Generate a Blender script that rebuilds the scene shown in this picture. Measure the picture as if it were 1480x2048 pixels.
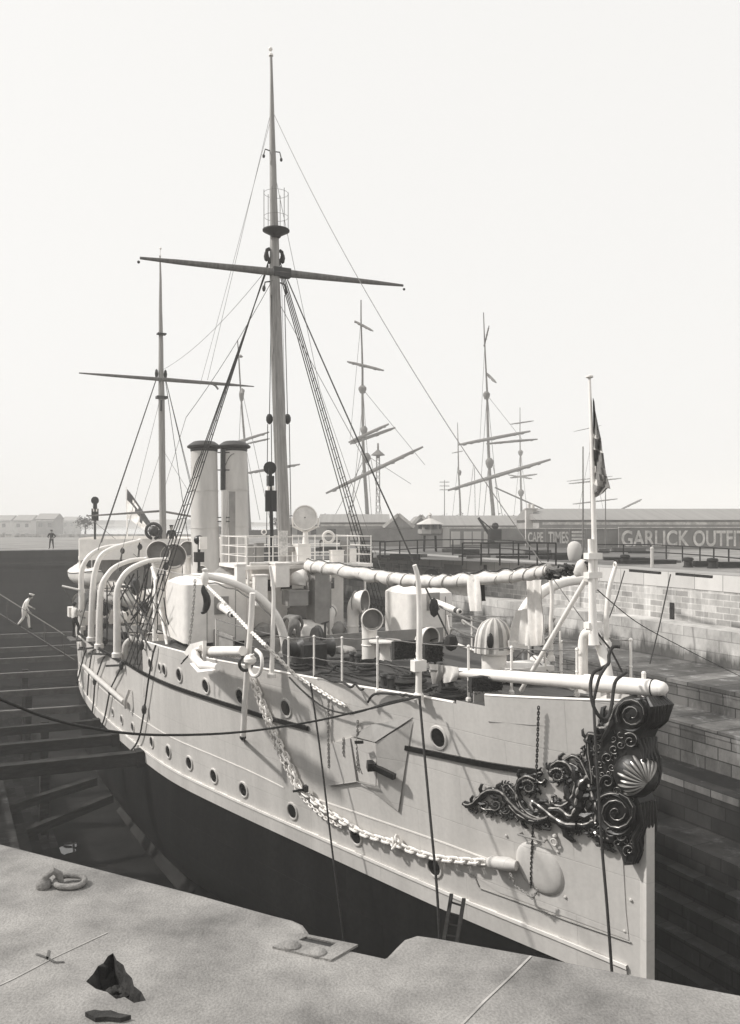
import bpy, math, random
from mathutils import Vector, Matrix, geometry
R = math.radians
random.seed(7)
for o in list(bpy.data.objects): bpy.data.objects.remove(o)
scn = bpy.context.scene
COL = scn.collection
# ------------------------------------------------------------------ camera
EYE = 2.3; FPX = 1680.0; CX = 740.0; CY = 1048.0
cd = bpy.data.cameras.new('camera'); cam = bpy.data.objects.new('camera', cd); COL.objects.link(cam)
cam.location = (0, 0, EYE); cam.rotation_euler = (R(90), 0, 0)
cd.sensor_fit = 'VERTICAL'; cd.sensor_height = 36; cd.lens = 36*FPX/2048; cd.shift_y = 24/2048
cd.clip_start = 0.05; cd.clip_end = 20000
scn.camera = cam
# ------------------------------------------------------------------ world
SUN_EL, SUN_DIR = 44.0, Vector((-0.93, 0.05, 0)).normalized()      # direction towards the sun (left of the view)
w = bpy.data.worlds.new('World'); scn.world = w; w.use_nodes = True
nt = w.node_tree; nt.nodes.clear()
sky = nt.nodes.new('ShaderNodeTexSky'); sky.sky_type = 'NISHITA'; sky.sun_disc = False
sky.sun_elevation = R(SUN_EL); sky.sun_rotation = math.atan2(SUN_DIR.x, SUN_DIR.y)
sky.dust_density = 6; sky.air_density = 1.5
bw = nt.nodes.new('ShaderNodeRGBToBW'); nt.links.new(sky.outputs[0], bw.inputs[0])
mx = nt.nodes.new('ShaderNodeMix'); mx.data_type = 'RGBA'; mx.inputs[0].default_value = 0.86
mx.inputs[7].default_value = (8.9, 8.8, 8.6, 1)
nt.links.new(bw.outputs[0], mx.inputs[6])
bg = nt.nodes.new('ShaderNodeBackground'); bg.inputs[1].default_value = 0.10
out = nt.nodes.new('ShaderNodeOutputWorld')
nt.links.new(mx.outputs[2], bg.inputs[0]); nt.links.new(bg.outputs[0], out.inputs[0])
sd = bpy.data.lights.new('sun', 'SUN'); sd.energy = 3.6; sd.angle = R(3); sd.color = (1, 0.97, 0.93)
sun = bpy.data.objects.new('sun', sd); COL.objects.link(sun)
tos = (SUN_DIR*math.cos(R(SUN_EL)) + Vector((0, 0, math.sin(R(SUN_EL)))))
sun.rotation_euler = tos.to_track_quat('Z', 'Y').to_euler(); sun.location = (-30, 0, 60)
scn.view_settings.view_transform = 'Standard'; scn.view_settings.look = 'None'
scn.view_settings.exposure = 0.22
scn.cycles.volume_bounces = 4; scn.cycles.max_bounces = 8; scn.cycles.volume_step_rate = 4; scn.view_settings.gamma = 1

# ------------------------------------------------------------------ frames: the ship's own axes (aft, starboard, up)
TH = R(27.0); SX, SY = 5.03, 15.3
AFT = Vector((-math.sin(TH), math.cos(TH), 0)); STB = Vector((-math.cos(TH), -math.sin(TH), 0))
ROTZ = math.atan2(AFT.y, AFT.x)
def W(p): return Vector((SX, SY, 0)) + AFT*p[0] + STB*p[1] + Vector((0, 0, p[2]))
def T(x, y, t):
    k = (x-CX)/FPX; Y = (t+SX*STB.x+SY*STB.y)/(k*STB.x+STB.y)
    return Vector(((k*Y-SX)*AFT.x+(Y-SY)*AFT.y, t, EYE-(y-CY)*Y/FPX))
def S(x, y, s):
    k = (x-CX)/FPX; Y = (s+SX*AFT.x+SY*AFT.y)/(k*AFT.x+AFT.y)
    return Vector((s, (k*Y-SX)*STB.x+(Y-SY)*STB.y, EYE-(y-CY)*Y/FPX))
def Z(x, y, z):
    Y = (EYE-z)*FPX/(y-CY); X = (x-CX)/FPX*Y
    return Vector(((X-SX)*AFT.x+(Y-SY)*AFT.y, (X-SX)*STB.x+(Y-SY)*STB.y, z))
def D(x, y, Y):   # world point at view depth Y
    return Vector(((x-CX)/FPX*Y, Y, EYE-(y-CY)*Y/FPX))
def interp(tab, s):
    if s <= tab[0][0]: return tab[0][1]
    if s >= tab[-1][0]: return tab[-1][1]
    for i in range(len(tab)-1):
        if tab[i][0] <= s <= tab[i+1][0]:
            x0, y0 = tab[i]; x1, y1 = tab[i+1]; h = x1-x0; u = (s-x0)/h
            m0 = (y1-y0)/h if i == 0 else (y1-tab[i-1][1])/(x1-tab[i-1][0])
            m1 = (y1-y0)/h if i == len(tab)-2 else (tab[i+2][1]-y0)/(tab[i+2][0]-x0)
            return (2*u**3-3*u*u+1)*y0+(u**3-2*u*u+u)*h*m0+(-2*u**3+3*u*u)*y1+(u**3-u*u)*h*m1
DECKHB = [(0,.07),(1,.62),(2.7,1.35),(4.8,1.88),(6.9,2.6),(9.9,3.35),(13,4.2),(18.7,4.98),(25,5.35),(32,5.4),(36,5.2),(40,4.75),(44,4.0),(48,2.7),(50,1.5),(51,.4)]
WLHB = [(0,.07),(1.5,.5),(4.5,1.44),(8.3,2.48),(13.5,3.87),(16.8,4.6),(21,5.0),(26.8,5.27),(31.8,5.2),(36,4.85),(40,4.1),(44,2.9),(48,1.3),(50,.3),(51,.1)]
WL = -6.3
def ztop(s):
    if s < 3: return -.92-.1*s
    if s < 3.8: return -1.42-.01*s
    if s < 19.3: return -1.52-.024*(s-3)
    if s < 33: return -3.02-.008*(s-19)
    return -2.05
def side(s, z):
    a = interp(WLHB, s); b = interp(DECKHB, s); k = max(0, min(1.15, (z-WL)/4.7))
    return a+(b-a)*k**1.25
def HULL(x, y, off=0.0, s0=.02):
    f = lambda s: (lambda p: p[1]-side(s, p[2]))(S(x, y, s))
    s = s0; a = f(s)
    while s < 48:
        b = f(s+.1)
        if a > 0 >= b: break
        s += .1; a = b
    lo, hi = s, s+.1
    for _ in range(30):
        m = (lo+hi)/2
        if f(m) > 0: lo = m
        else: hi = m
    p = S(x, y, lo)
    return p+HN(p)*off
def HN(p):
    s, z = p[0], p[2]; ds = (side(s+.15, z)-side(s-.15, z))/.3; dz = (side(s, z+.1)-side(s, z-.1))/.2
    return Vector((-ds, 1, -dz)).normalized()

# ------------------------------------------------------------------ mesh builder
class MB:
    def __init__(s): s.v = []; s.f = []; s.m = []; s.cur = 0
    def add(s, vs, fs):
        n = len(s.v); s.v += [Vector(v) for v in vs]; s.f += [tuple(i+n for i in f) for f in fs]; s.m += [s.cur]*len(fs); return s
    def box(s, c, d, M=None, taper=1.0):
        x, y, z = d[0]/2, d[1]/2, d[2]/2; c = Vector(c)
        vs = [Vector((i*x*(taper if k > 0 else 1), j*y*(taper if k > 0 else 1), k*z)) for k in (-1, 1) for i, j in ((-1,-1),(1,-1),(1,1),(-1,1))]
        if M: vs = [M @ v for v in vs]
        return s.add([c+v for v in vs], [(0,3,2,1),(4,5,6,7),(0,1,5,4),(1,2,6,5),(2,3,7,6),(3,0,4,7)])
    def bar(s, a, b, w, h=None, up=Vector((0,0,1))):
        a, b = Vector(a), Vector(b); h = h or w; d = (b-a).normalized(); x = d.cross(up)
        if x.length < 1e-4: x = d.cross(Vector((1,0,0)))
        x.normalize(); y = x.cross(d)
        vs = [p+x*i*w/2+y*j*h/2 for p in (a, b) for i, j in ((-1,-1),(1,-1),(1,1),(-1,1))]
        return s.add(vs, [(0,1,2,3),(4,7,6,5),(0,4,5,1),(1,5,6,2),(2,6,7,3),(3,7,4,0)])
    def tube(s, pts, r, n=8, caps=True, closed=False):
        P = [Vector(p) for p in pts]; N = len(P)
        if not isinstance(r, (list, tuple)): r = [r]*N
        if len(r) == 2 and N > 2: r = [r[0]+(r[1]-r[0])*i/(N-1) for i in range(N)]
        vs = []; prev = None
        for i in range(N):
            if closed: t = (P[(i+1) % N]-P[i-1])
            else: t = (P[min(i+1, N-1)]-P[max(i-1, 0)])
            if t.length < 1e-9: t = Vector((0,0,1))
            t.normalize()
            if prev is None:
                a = Vector((0,0,1)) if abs(t.z) < .9 else Vector((1,0,0)); u = t.cross(a).normalized()
            else:
                u = prev-t*prev.dot(t)
                if u.length < 1e-6: u = t.cross(Vector((0,0,1)))
                u.normalize()
            prev = u; v = t.cross(u)
            for k in range(n):
                an = 2*math.pi*k/n; vs.append(P[i]+(u*math.cos(an)+v*math.sin(an))*r[i])
        fs = []
        for i in range(N if closed else N-1):
            j = (i+1) % N
            for k in range(n): l = (k+1) % n; fs.append((i*n+k, i*n+l, j*n+l, j*n+k))
        if caps and not closed: fs += [tuple(range(n-1, -1, -1)), tuple(range((N-1)*n, N*n))]
        return s.add(vs, fs)
    def lathe(s, o, ax, prof, n=20, x=None, sc=(1, 1)):
        o = Vector(o); ax = Vector(ax).normalized()
        a = x if x is not None else (Vector((0,0,1)) if abs(ax.z) < .9 else Vector((1,0,0)))
        u = (a-ax*a.dot(ax)).normalized(); v = ax.cross(u); vs = []; fs = []
        for r, h in prof:
            for k in range(n): an = 2*math.pi*k/n; vs.append(o+ax*h+(u*math.cos(an)*sc[0]+v*math.sin(an)*sc[1])*r)
        for i in range(len(prof)-1):
            for k in range(n): l = (k+1) % n; fs.append((i*n+k, i*n+l, (i+1)*n+l, (i+1)*n+k))
        if prof[0][0] > 1e-4: fs.append(tuple(range(n-1, -1, -1)))
        if prof[-1][0] > 1e-4: fs.append(tuple(range((len(prof)-1)*n, len(prof)*n)))
        return s.add(vs, fs)
    def ball(s, o, r, n=14, sc=(1, 1, 1)):
        vs = []; fs = []; m = n//2
        for i in range(m+1):
            ph = math.pi*i/m
            for k in range(n):
                an = 2*math.pi*k/n; vs.append(Vector(o)+Vector((math.sin(ph)*math.cos(an)*sc[0], math.sin(ph)*math.sin(an)*sc[1], math.cos(ph)*sc[2]))*r)
        for i in range(m):
            for k in range(n): l = (k+1) % n; fs.append((i*n+k, (i+1)*n+k, (i+1)*n+l, i*n+l))
        return s.add(vs, fs)
    def prism(s, poly, d):       # polygon of 3-D points, extruded by vector d
        n = len(poly); d = Vector(d); vs = [Vector(p) for p in poly]+[Vector(p)+d for p in poly]
        tri = geometry.tessellate_polygon([[Vector(p) for p in poly]])
        fs = [tuple(t) for t in tri]+[tuple(i+n for i in reversed(t)) for t in tri]
        fs += [(i, (i+1) % n, (i+1) % n+n, i+n) for i in range(n)]
        return s.add(vs, fs)
    def grid(s, rows):           # rows of equal-length point lists
        n = len(rows[0]); vs = [p for r in rows for p in r]
        return s.add(vs, [(i*n+k, i*n+k+1, (i+1)*n+k+1, (i+1)*n+k) for i in range(len(rows)-1) for k in range(n-1)])
    def torus(s, c, ax, R0, r, n=16, m=6, x=None, stretch=0):
        ax = Vector(ax).normalized(); a = x if x is not None else (Vector((0,0,1)) if abs(ax.z) < .9 else Vector((1,0,0)))
        u = (a-ax*a.dot(ax)).normalized(); v = ax.cross(u); P = []
        for k in range(n):
            an = 2*math.pi*k/n; P.append(Vector(c)+u*(math.cos(an)*R0+math.copysign(stretch, math.cos(an)))+v*math.sin(an)*R0)
        return s.tube(P, r, m, closed=True)
    def merge(s, o):
        n = len(s.v); s.v += o.v; s.f += [tuple(i+n for i in f) for f in o.f]; s.m += o.m; return s
    def bounds_base(s):
        xs = [v.x for v in s.v]; ys = [v.y for v in s.v]; zs = [v.z for v in s.v]
        return Vector(((min(xs)+max(xs))/2, (min(ys)+max(ys))/2, min(zs)))
    def mesh(s, name, mats, org=Vector((0,0,0)), ang=38, flat=False):
        me = bpy.data.meshes.new(name); me.from_pydata([tuple(v-org) for v in s.v], [], s.f)
        if not isinstance(mats, (list, tuple)): mats = [mats]
        for m in mats: me.materials.append(m)
        me.validate(verbose=False)
        if len(me.polygons) == len(s.m): me.polygons.foreach_set('material_index', s.m)
        if not flat:
            me.polygons.foreach_set('use_smooth', [True]*len(me.polygons)); me.set_sharp_from_angle(angle=R(ang))
        me.update(); return me

def tag(o, label=None, cat=None, group=None, kind=None):
    if label: o['label'] = label
    if cat: o['category'] = cat
    if group: o['group'] = group
    if kind: o['kind'] = kind
    return o
def empty(name, label, cat, loc, rotz=0, group=None):
    o = bpy.data.objects.new(name, None); COL.objects.link(o); o.location = loc; o.rotation_euler = (0, 0, rotz)
    o.empty_display_size = .3; o['org'] = (0.0, 0.0, 0.0)
    return tag(o, label, cat, group)
def part(name, mb, mat, parent, label=None, org=None, **k):
    og = Vector(parent['org']) if org is None and 'org' in parent else (org or Vector((0,0,0)))
    o = bpy.data.objects.new(name, mb.mesh(name, mat, og, **k)); COL.objects.link(o); o.parent = parent
    if label: o['label'] = label
    return o
def sub(name, mb, mat, parent, root, **k):      # sub-part: same frame as its part
    return part(name, mb, mat, parent, org=Vector(root['org']), **k)
def sthing(name, label, cat, org, group=None):  # a thing built in ship coordinates, its empty at org
    o = empty(name, label, cat, W(org), ROTZ, group); o['org'] = tuple(org); return o
def sobj(name, mb, mat, label, cat, group=None, **k):   # single-mesh thing in ship coordinates
    og = mb.bounds_base(); o = bpy.data.objects.new(name, mb.mesh(name, mat, og, **k)); COL.objects.link(o)
    o.location = W(og); o.rotation_euler = (0, 0, ROTZ); return tag(o, label, cat, group)
def wobj(name, mb, mat, label, cat, group=None, kind=None, **k):
    og = mb.bounds_base() if kind != 'structure' else Vector((0,0,0))
    o = bpy.data.objects.new(name, mb.mesh(name, mat, og, **k)); COL.objects.link(o); o.location = og
    return tag(o, label, cat, group, kind)
def wthing(name, label, cat, org, group=None):
    o = empty(name, label, cat, org, 0, group); o['org'] = tuple(org); return o
def struct(name, mb, mat, ship=True, **k):
    o = bpy.data.objects.new(name, mb.mesh(name, mat, **k)); COL.objects.link(o); o['kind'] = 'structure'
    if ship: o.location = (SX, SY, 0); o.rotation_euler = (0, 0, ROTZ)
    return o

# ------------------------------------------------------------------ materials
def mat(name, c, rough=.6, var=.15, scale=3.0, bump=.0, stretch=(1, 1, 1), metal=0, fine=0, spec=.4, tint=(1, .965, .92), plates=None, fk=14):
    m = bpy.data.materials.new(name); m.use_nodes = True; n = m.node_tree.nodes; L = m.node_tree.links
    b = n['Principled BSDF']; b.inputs['Roughness'].default_value = rough; b.inputs['Metallic'].default_value = metal
    b.inputs['Specular IOR Level'].default_value = spec
    tc = n.new('ShaderNodeTexCoord'); mp = n.new('ShaderNodeMapping'); mp.inputs['Scale'].default_value = stretch
    L.new(tc.outputs['Object'], mp.inputs[0])
    nz = n.new('ShaderNodeTexNoise'); nz.inputs['Scale'].default_value = scale; nz.inputs['Detail'].default_value = 7; nz.inputs['Roughness'].default_value = .65
    L.new(mp.outputs[0], nz.inputs[0])
    cr = n.new('ShaderNodeValToRGB'); e = cr.color_ramp.elements
    lo, hi = c*(1-var), min(1, c*(1+var))
    e[0].position = .32; e[1].position = .68
    e[0].color = (lo*tint[0], lo*tint[1], lo*tint[2], 1); e[1].color = (hi*tint[0], hi*tint[1], hi*tint[2], 1)
    L.new(nz.outputs['Fac'], cr.inputs[0]); col = cr.outputs[0]
    if fine:
        n2 = n.new('ShaderNodeTexNoise'); n2.inputs['Scale'].default_value = scale*fk; n2.inputs['Detail'].default_value = 4
        L.new(tc.outputs['Object'], n2.inputs[0])
        r2 = n.new('ShaderNodeValToRGB'); r2.color_ramp.elements[0].position = .35; r2.color_ramp.elements[1].position = .6
        g = 1-fine; r2.color_ramp.elements[0].color = (g, g, g, 1); r2.color_ramp.elements[1].color = (1, 1, 1, 1)
        L.new(n2.outputs['Fac'], r2.inputs[0])
        mm = n.new('ShaderNodeMix'); mm.data_type = 'RGBA'; mm.blend_type = 'MULTIPLY'; mm.inputs[0].default_value = 1
        L.new(col, mm.inputs[6]); L.new(r2.outputs[0], mm.inputs[7]); col = mm.outputs[2]
    L.new(col, b.inputs['Base Color'])
    if bump:
        bp = n.new('ShaderNodeBump'); bp.inputs['Strength'].default_value = bump; bp.inputs['Distance'].default_value = .03
        src = n2 if fine else nz
        L.new(src.outputs['Fac'], bp.inputs['Height']); L.new(bp.outputs[0], b.inputs['Normal'])
    if plates:
        sp = n.new('ShaderNodeSeparateXYZ'); cb = n.new('ShaderNodeCombineXYZ'); L.new(tc.outputs['Object'], sp.inputs[0]); L.new(sp.outputs[0], cb.inputs[0]); L.new(sp.outputs[2], cb.inputs[1])
        br = n.new('ShaderNodeTexBrick'); br.inputs['Scale'].default_value = 1; br.inputs['Brick Width'].default_value = plates[0]; br.inputs['Row Height'].default_value = plates[1]; br.inputs['Mortar Size'].default_value = .012; br.inputs['Mortar Smooth'].default_value = .6
        br.inputs['Color1'].default_value = (1,1,1,1); br.inputs['Color2'].default_value = (.93,.93,.93,1); br.inputs['Mortar'].default_value = (.6,.6,.6,1); L.new(cb.outputs[0], br.inputs[0])
        b2 = n.new('ShaderNodeBump'); b2.inputs['Strength'].default_value = plates[2]; b2.inputs['Distance'].default_value = .02; L.new(br.outputs['Color'], b2.inputs['Height'])
        if bump: L.new(bp.outputs[0], b2.inputs['Normal'])
        L.new(b2.outputs[0], b.inputs['Normal'])
        m3 = n.new('ShaderNodeMix'); m3.data_type = 'RGBA'; m3.blend_type = 'MULTIPLY'; m3.inputs[0].default_value = .35; L.new(col, m3.inputs[6]); L.new(br.outputs['Color'], m3.inputs[7]); L.new(m3.outputs[2], b.inputs['Base Color'])
    m['c'] = c
    return m
def masonry(name, c, mortar, bw_, bh, var=.35, wear=.4, horiz=False, off=.5, wscale=.35, tide=None, streak=0):
    m = mat(name, c, .9, 0.0, 1, spec=.15)
    n = m.node_tree.nodes; L = m.node_tree.links; b = n['Principled BSDF']
    tc = n['Texture Coordinate']; sp = n.new('ShaderNodeSeparateXYZ'); cb = n.new('ShaderNodeCombineXYZ')
    L.new(tc.outputs['Object'], sp.inputs[0]); L.new(sp.outputs[0], cb.inputs[0]); L.new(sp.outputs[1 if horiz else 2], cb.inputs[1])
    br = n.new('ShaderNodeTexBrick'); br.inputs['Scale'].default_value = 1; br.inputs['Brick Width'].default_value = bw_; br.inputs['Row Height'].default_value = bh
    br.inputs['Mortar Size'].default_value = .022; br.inputs['Bias'].default_value = 0; br.offset = off
    def g(v): return (v, v*.975, v*.94, 1)
    br.inputs['Color1'].default_value = g(c*(1-var)); br.inputs['Color2'].default_value = g(min(.9, c*(1+var))); br.inputs['Mortar'].default_value = g(mortar)
    L.new(cb.outputs[0], br.inputs[0])
    nz = n.new('ShaderNodeTexNoise'); nz.inputs['Scale'].default_value = wscale; nz.inputs['Detail'].default_value = 9; nz.inputs['Roughness'].default_value = .72
    mp = n.new('ShaderNodeMapping'); mp.inputs['Scale'].default_value = (1.6, 1.6, .8); L.new(tc.outputs['Object'], mp.inputs[0]); L.new(mp.outputs[0], nz.inputs[0])
    cr = n.new('ShaderNodeValToRGB'); e = cr.color_ramp.elements; e[0].position = .38; e[1].position = .6
    e[0].color = (1-wear,)*3+(1,); e[1].color = (1, 1, 1, 1); L.new(nz.outputs['Fac'], cr.inputs[0])
    mm = n.new('ShaderNodeMix'); mm.data_type = 'RGBA'; mm.blend_type = 'MULTIPLY'; mm.inputs[0].default_value = 1
    L.new(br.outputs[0], mm.inputs[6]); L.new(cr.outputs[0], mm.inputs[7]); col = mm.outputs[2]
    ns = n.new('ShaderNodeTexNoise'); ns.inputs['Scale'].default_value = 1; ns.inputs['Detail'].default_value = 6; ns.inputs['Roughness'].default_value = .7
    m2 = n.new('ShaderNodeMapping'); m2.inputs['Scale'].default_value = (1.3, 1.3, .22); L.new(tc.outputs['Object'], m2.inputs[0]); L.new(m2.outputs[0], ns.inputs[0])
    if streak:
        c2 = n.new('ShaderNodeValToRGB'); e = c2.color_ramp.elements; e[0].position = .56; e[1].position = .72; e[0].color = (0,0,0,1); e[1].color = (streak,)*3+(1,); L.new(ns.outputs['Fac'], c2.inputs[0])
        ma = n.new('ShaderNodeMix'); ma.data_type = 'RGBA'; ma.blend_type = 'ADD'; ma.inputs[0].default_value = 1; L.new(col, ma.inputs[6]); L.new(c2.outputs[0], ma.inputs[7]); col = ma.outputs[2]
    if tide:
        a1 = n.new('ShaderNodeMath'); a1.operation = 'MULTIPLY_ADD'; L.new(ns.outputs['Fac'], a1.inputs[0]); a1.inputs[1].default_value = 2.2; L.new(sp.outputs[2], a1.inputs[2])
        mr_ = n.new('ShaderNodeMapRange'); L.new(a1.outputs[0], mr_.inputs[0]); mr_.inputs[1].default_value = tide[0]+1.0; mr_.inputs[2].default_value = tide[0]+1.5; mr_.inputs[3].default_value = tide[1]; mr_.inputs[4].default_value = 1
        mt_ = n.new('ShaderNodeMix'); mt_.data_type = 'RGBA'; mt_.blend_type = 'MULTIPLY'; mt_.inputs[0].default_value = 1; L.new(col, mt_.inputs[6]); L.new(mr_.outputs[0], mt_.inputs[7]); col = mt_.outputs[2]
    L.new(col, b.inputs['Base Color'])
    bp = n.new('ShaderNodeBump'); bp.inputs['Strength'].default_value = .5; bp.inputs['Distance'].default_value = .04
    L.new(nz.outputs['Fac'], bp.inputs['Height']); L.new(bp.outputs[0], b.inputs['Normal'])
    return m
M = dict(
    hull=mat('white_hull_paint', .56, .5, .12, .8, .04, (1.4, 1, .16), fine=.06, plates=(2.6,1.05,.35)),
    white=mat('white_paint', .78, .45, .08, 3, .03),
    cream=mat('buff_funnel_paint', .50, .55, .14, 1.6, .04, (1, 1, .25)),
    buffmast=mat('mast_paint', .25, .55, .25, 3, .05, (4, 4, .12)),
    black=mat('black_paint', .012, .35, .4, 4),
    iron=mat('dark_iron', .03, .5, .4, 6, .1),
    bottom=mat('dark_red_bottom', .007, .75, .75, .5, .1, (1, 1, .12), spec=.12, plates=(2.6,1.05,.4), fine=.5),
    bilge=mat('worn_bilge_paint', .02, .9, .5, 1.2, .1, (.3, 1, 1), spec=.1),
    gold=mat('gilt_edge', .42, .35, .3, 8, 0, metal=.4),
    carved=mat('dark_carved_wood', .016, .42, .5, 9, .25, spec=.45),
    rope=mat('tarred_rope', .03, .9, .4, 20), hemp=mat('pale_rope', .34, .9, .3, 20),
    wire=mat('wire_rope', .14, .7, .3, 10), spar=mat('spar_wood', .13, .75, .35, 4, .1, (3, 3, .3)),
    deck=mat('deck_planks', .05, .8, .35, 2.2, .1, (.25, 7, 1)),
    canvas=mat('canvas', .62, .9, .14, 4, .4), canvas2=mat('grey_canvas', .3, .9, .2, 4, .4), brown=mat('brown_canvas', .16, .9, .3, 4, .4),
    coir=mat('coir_mat', .035, 1, .6, 30, 1.0), glass=mat('dark_glass', .012, .12, .2, 3, spec=.8),
    timber=mat('wet_timber', .022, .85, .6, 2, .3, (1, 1, 5), spec=.15), timber2=mat('weathered_timber', .085, .85, .4, 2, .2),
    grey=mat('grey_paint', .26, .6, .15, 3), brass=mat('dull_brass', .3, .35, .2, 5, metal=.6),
    granite=mat('granite_paving', .235, .85, .44, 1.5, .35, fine=.24, fk=46), granite_dark=mat('broken_granite', .03, .95, .6, 9, 1.0),
    joint=mat('mortar_joint', .33, .95, .3, 6, .3), joint_dark=mat('dark_joint', .1, .95, .4, 6, .3),
    quay=mat('trodden_earth', .20, .95, .4, .22, .2, fine=.25), dirt=mat('dark_yard_ground', .10, .95, .5, .3, .2, fine=.3),
    floor=mat('wet_dock_floor', .010, .8, .7, .5, .2, spec=.08), water=mat('puddle_water', .01, .03, 0, 1, spec=1.0),
    cope=masonry('pale_coping_stone', .58, .3, 1.6, 3.0, .1, .12),
    brick=masonry('pale_ashlar', .44, .62, .8, .29, .32, .42, wscale=.6, streak=.2),
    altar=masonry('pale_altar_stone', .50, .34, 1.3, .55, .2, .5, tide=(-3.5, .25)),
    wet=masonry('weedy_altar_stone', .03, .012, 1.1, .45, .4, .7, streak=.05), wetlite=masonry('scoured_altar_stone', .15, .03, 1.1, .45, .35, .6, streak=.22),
    endwall=masonry('dark_end_wall', .05, .045, 2.0, .9, .12, .25),  # end wall coursed in one dark stone tone
    skin=mat('skin', .32, .6, .08, 8), cloth_white=mat('white_drill', .72, .9, .1, 8), cloth_dark=mat('navy_serge', .03, .9, .3, 8),
    cloth_grey=mat('faded_dungaree', .17, .9, .25, 8, .2), hair=mat('dark_hair', .02, .8, .2, 20),
    roof=mat('corrugated_roof', .21, .7, .15, .5, .3, (6, .1, .1)), shedwall=mat('shed_wall', .25, .85, .2, .6), posterdark=mat('painted_hoarding', .20, .85, .2, .8),  # roofs, shed walls and hoardings coloured paler to stand for part of the haze
    lettering=mat('white_lettering', .62, .85, .35, 1.2, fine=.3), leaf=mat('bush_leaves', .05, .9, .4, 3), housewall=mat('pale_house_wall', .5, .9, .1, .3), hill=mat('far_land', .2, 1, .2, .02),
    grain=mat('far_spar', .15, .9, .3, 1), farhull=mat('far_ship_hull', .04, .9, .3, .5),  # far spars paled in colour in place of thicker haze
)
ROT_MATS = ()

# ================================================================== THE DOCK
PL, PR = Vector((5.9, 20.0, 0)), Vector((-18.0, 0.4, 0))
near_px = [(0,1690),(200,1741),(400,1793),(540,1832),(580,1842),(598,1850),(607,1862),(609,1874),(606,1884),(690,1902),(768,1919),(782,1915),(800,1896),(816,1880),(836,1873),(870,1878),(1060,1912),(1260,1952),(1480,1993)]
near = [W(Z(x, y, 0)) for x, y in near_px]
edge = [W(PL)]+near+[W(PR)]
away = (W(PR)-W(PL)).normalized(); away = Vector((away.y, -away.x, 0))
if away.dot(Vector((0,-1,0))) < 0: away = -away
back = [W(PR)+away*16, W(PL)+away*16]
# ground: one sheet out to the horizon with the dock cut out of it
G = 6000
outer = [Vector((-G,-G/4,0)), Vector((G,-G/4,0)), Vector((G,G,0)), Vector((-G,G,0))]
hole = [W((66,20,0)), W((66,-20,0)), W((5.9,-20,0)), W(PR), back[0], back[1], W(PL)]
def tess(polys, z):
    tri = geometry.tessellate_polygon(polys); pts = [p for q in polys for p in q]
    mb = MB(); mb.add([Vector((p.x, p.y, z)) for p in pts], tri); return mb
struct('ground', tess([outer, hole], -.02), M['quay'], ship=False, flat=True)
pit_px = [(172,1963),(186,1948),(196,1932),(207,1926),(216,1912),(226,1906),(233,1920),(247,1930),(252,1944),(264,1956),(268,1972),(283,1984),(292,2001),(268,2006),(249,1994),(232,1998),(214,1984),(192,1978)]
pit = [W(Z(x, y, 0)) for x, y in pit_px]
pave = tess([edge+back, pit], 0)
n0 = len(edge)
def skirt(mb, pts, prof, closed=False):
    c = sum(pts, Vector())/len(pts); rows = []
    for off, z in prof:
        row = []
        for i, p in enumerate(pts):
            a = pts[i-1] if (i or closed) else p; b = pts[(i+1) % len(pts)] if (i < len(pts)-1 or closed) else p
            d = (b-a).normalized(); nn = Vector((-d.y, d.x, 0)); row.append(Vector((p.x, p.y, 0))+nn*off+Vector((0,0,z)))
        if closed: row.append(row[0].copy())
        rows.append(row)
    return mb.grid(rows)
skirt(pave, edge, [(0,0),(.022,-.008),(.036,-.03),(.04,-.7)])
struct('quay_paving', pave, M['granite'], ship=False, ang=50)
hw = MB(); skirt(hw, edge+[W((5.9,-20,0))], [(.02,-.7),(.02,-11.6)]); wobj('dock_head_wall', hw, M['altar'], 'stone face dropping into the dry dock below the near coping', 'dock wall')
# joints between the paving stones
jt = MB()
def strip(mb, pts, wd, z):
    P = [W(Z(x, y, 0)) for x, y in pts]
    for a, b in zip(P, P[1:]):
        d = (b-a).normalized(); q = Vector((-d.y, d.x, 0))*wd/2
        mb.add([p+Vector((0,0,z)) for p in (a-q, b-q, b+q, a+q)], [(0,1,2,3)])
strip(jt, [(1062,1913),(1020,1955),(968,2004),(900,2075)], .012, .004); strip(jt, [(215,1866),(110,1915),(30,1957),(-40,1990)], .008, .004)
struct('paving_joint', jt, M['joint'], ship=False, flat=True)
cr_ = MB(); strip(cr_, [(72,1909),(92,1916),(110,1926),(128,1925)], .015, .005); strip(cr_, [(98,1902),(94,1920)], .012, .005); struct('paving_crack', cr_, M['joint_dark'], ship=False, flat=True)
# broken pit in the paving
rnd = random.Random(3)
c = sum(pit, Vector())/len(pit); pb = MB(); rows = [[p.copy() for p in pit]+[pit[0].copy()]]
for k, (f, z) in enumerate([(.93,-.03),(.84,-.07),(.66,-.11),(.45,-.15),(.2,-.13),(.02,-.16)]):
    row = []
    for p in pit:
        row.append(c+(p-c)*(f+rnd.uniform(-.07,.07)*(k < 5))+Vector((0,0,z+rnd.uniform(-.03,.03))))
    row.append(row[0].copy()); rows.append(row)
pb.grid(rows)
pt = wthing('broken_paving_pit', 'jagged dark pit broken into the pale quay paving at the bottom left', 'pit', c)
part('pit_lining', pb, M['granite_dark'], pt, flat=True)
for k in range(16):
    p = c+Vector((rnd.uniform(-.16,.16), rnd.uniform(-.06,.09), -.10)); sb = MB(); sb.ball(p, rnd.uniform(.02,.045), 6, (1, rnd.uniform(.6,1), rnd.uniform(.5,1.2)))
    part('stone_shard', sb, M['granite_dark'], pt, flat=True)
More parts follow.
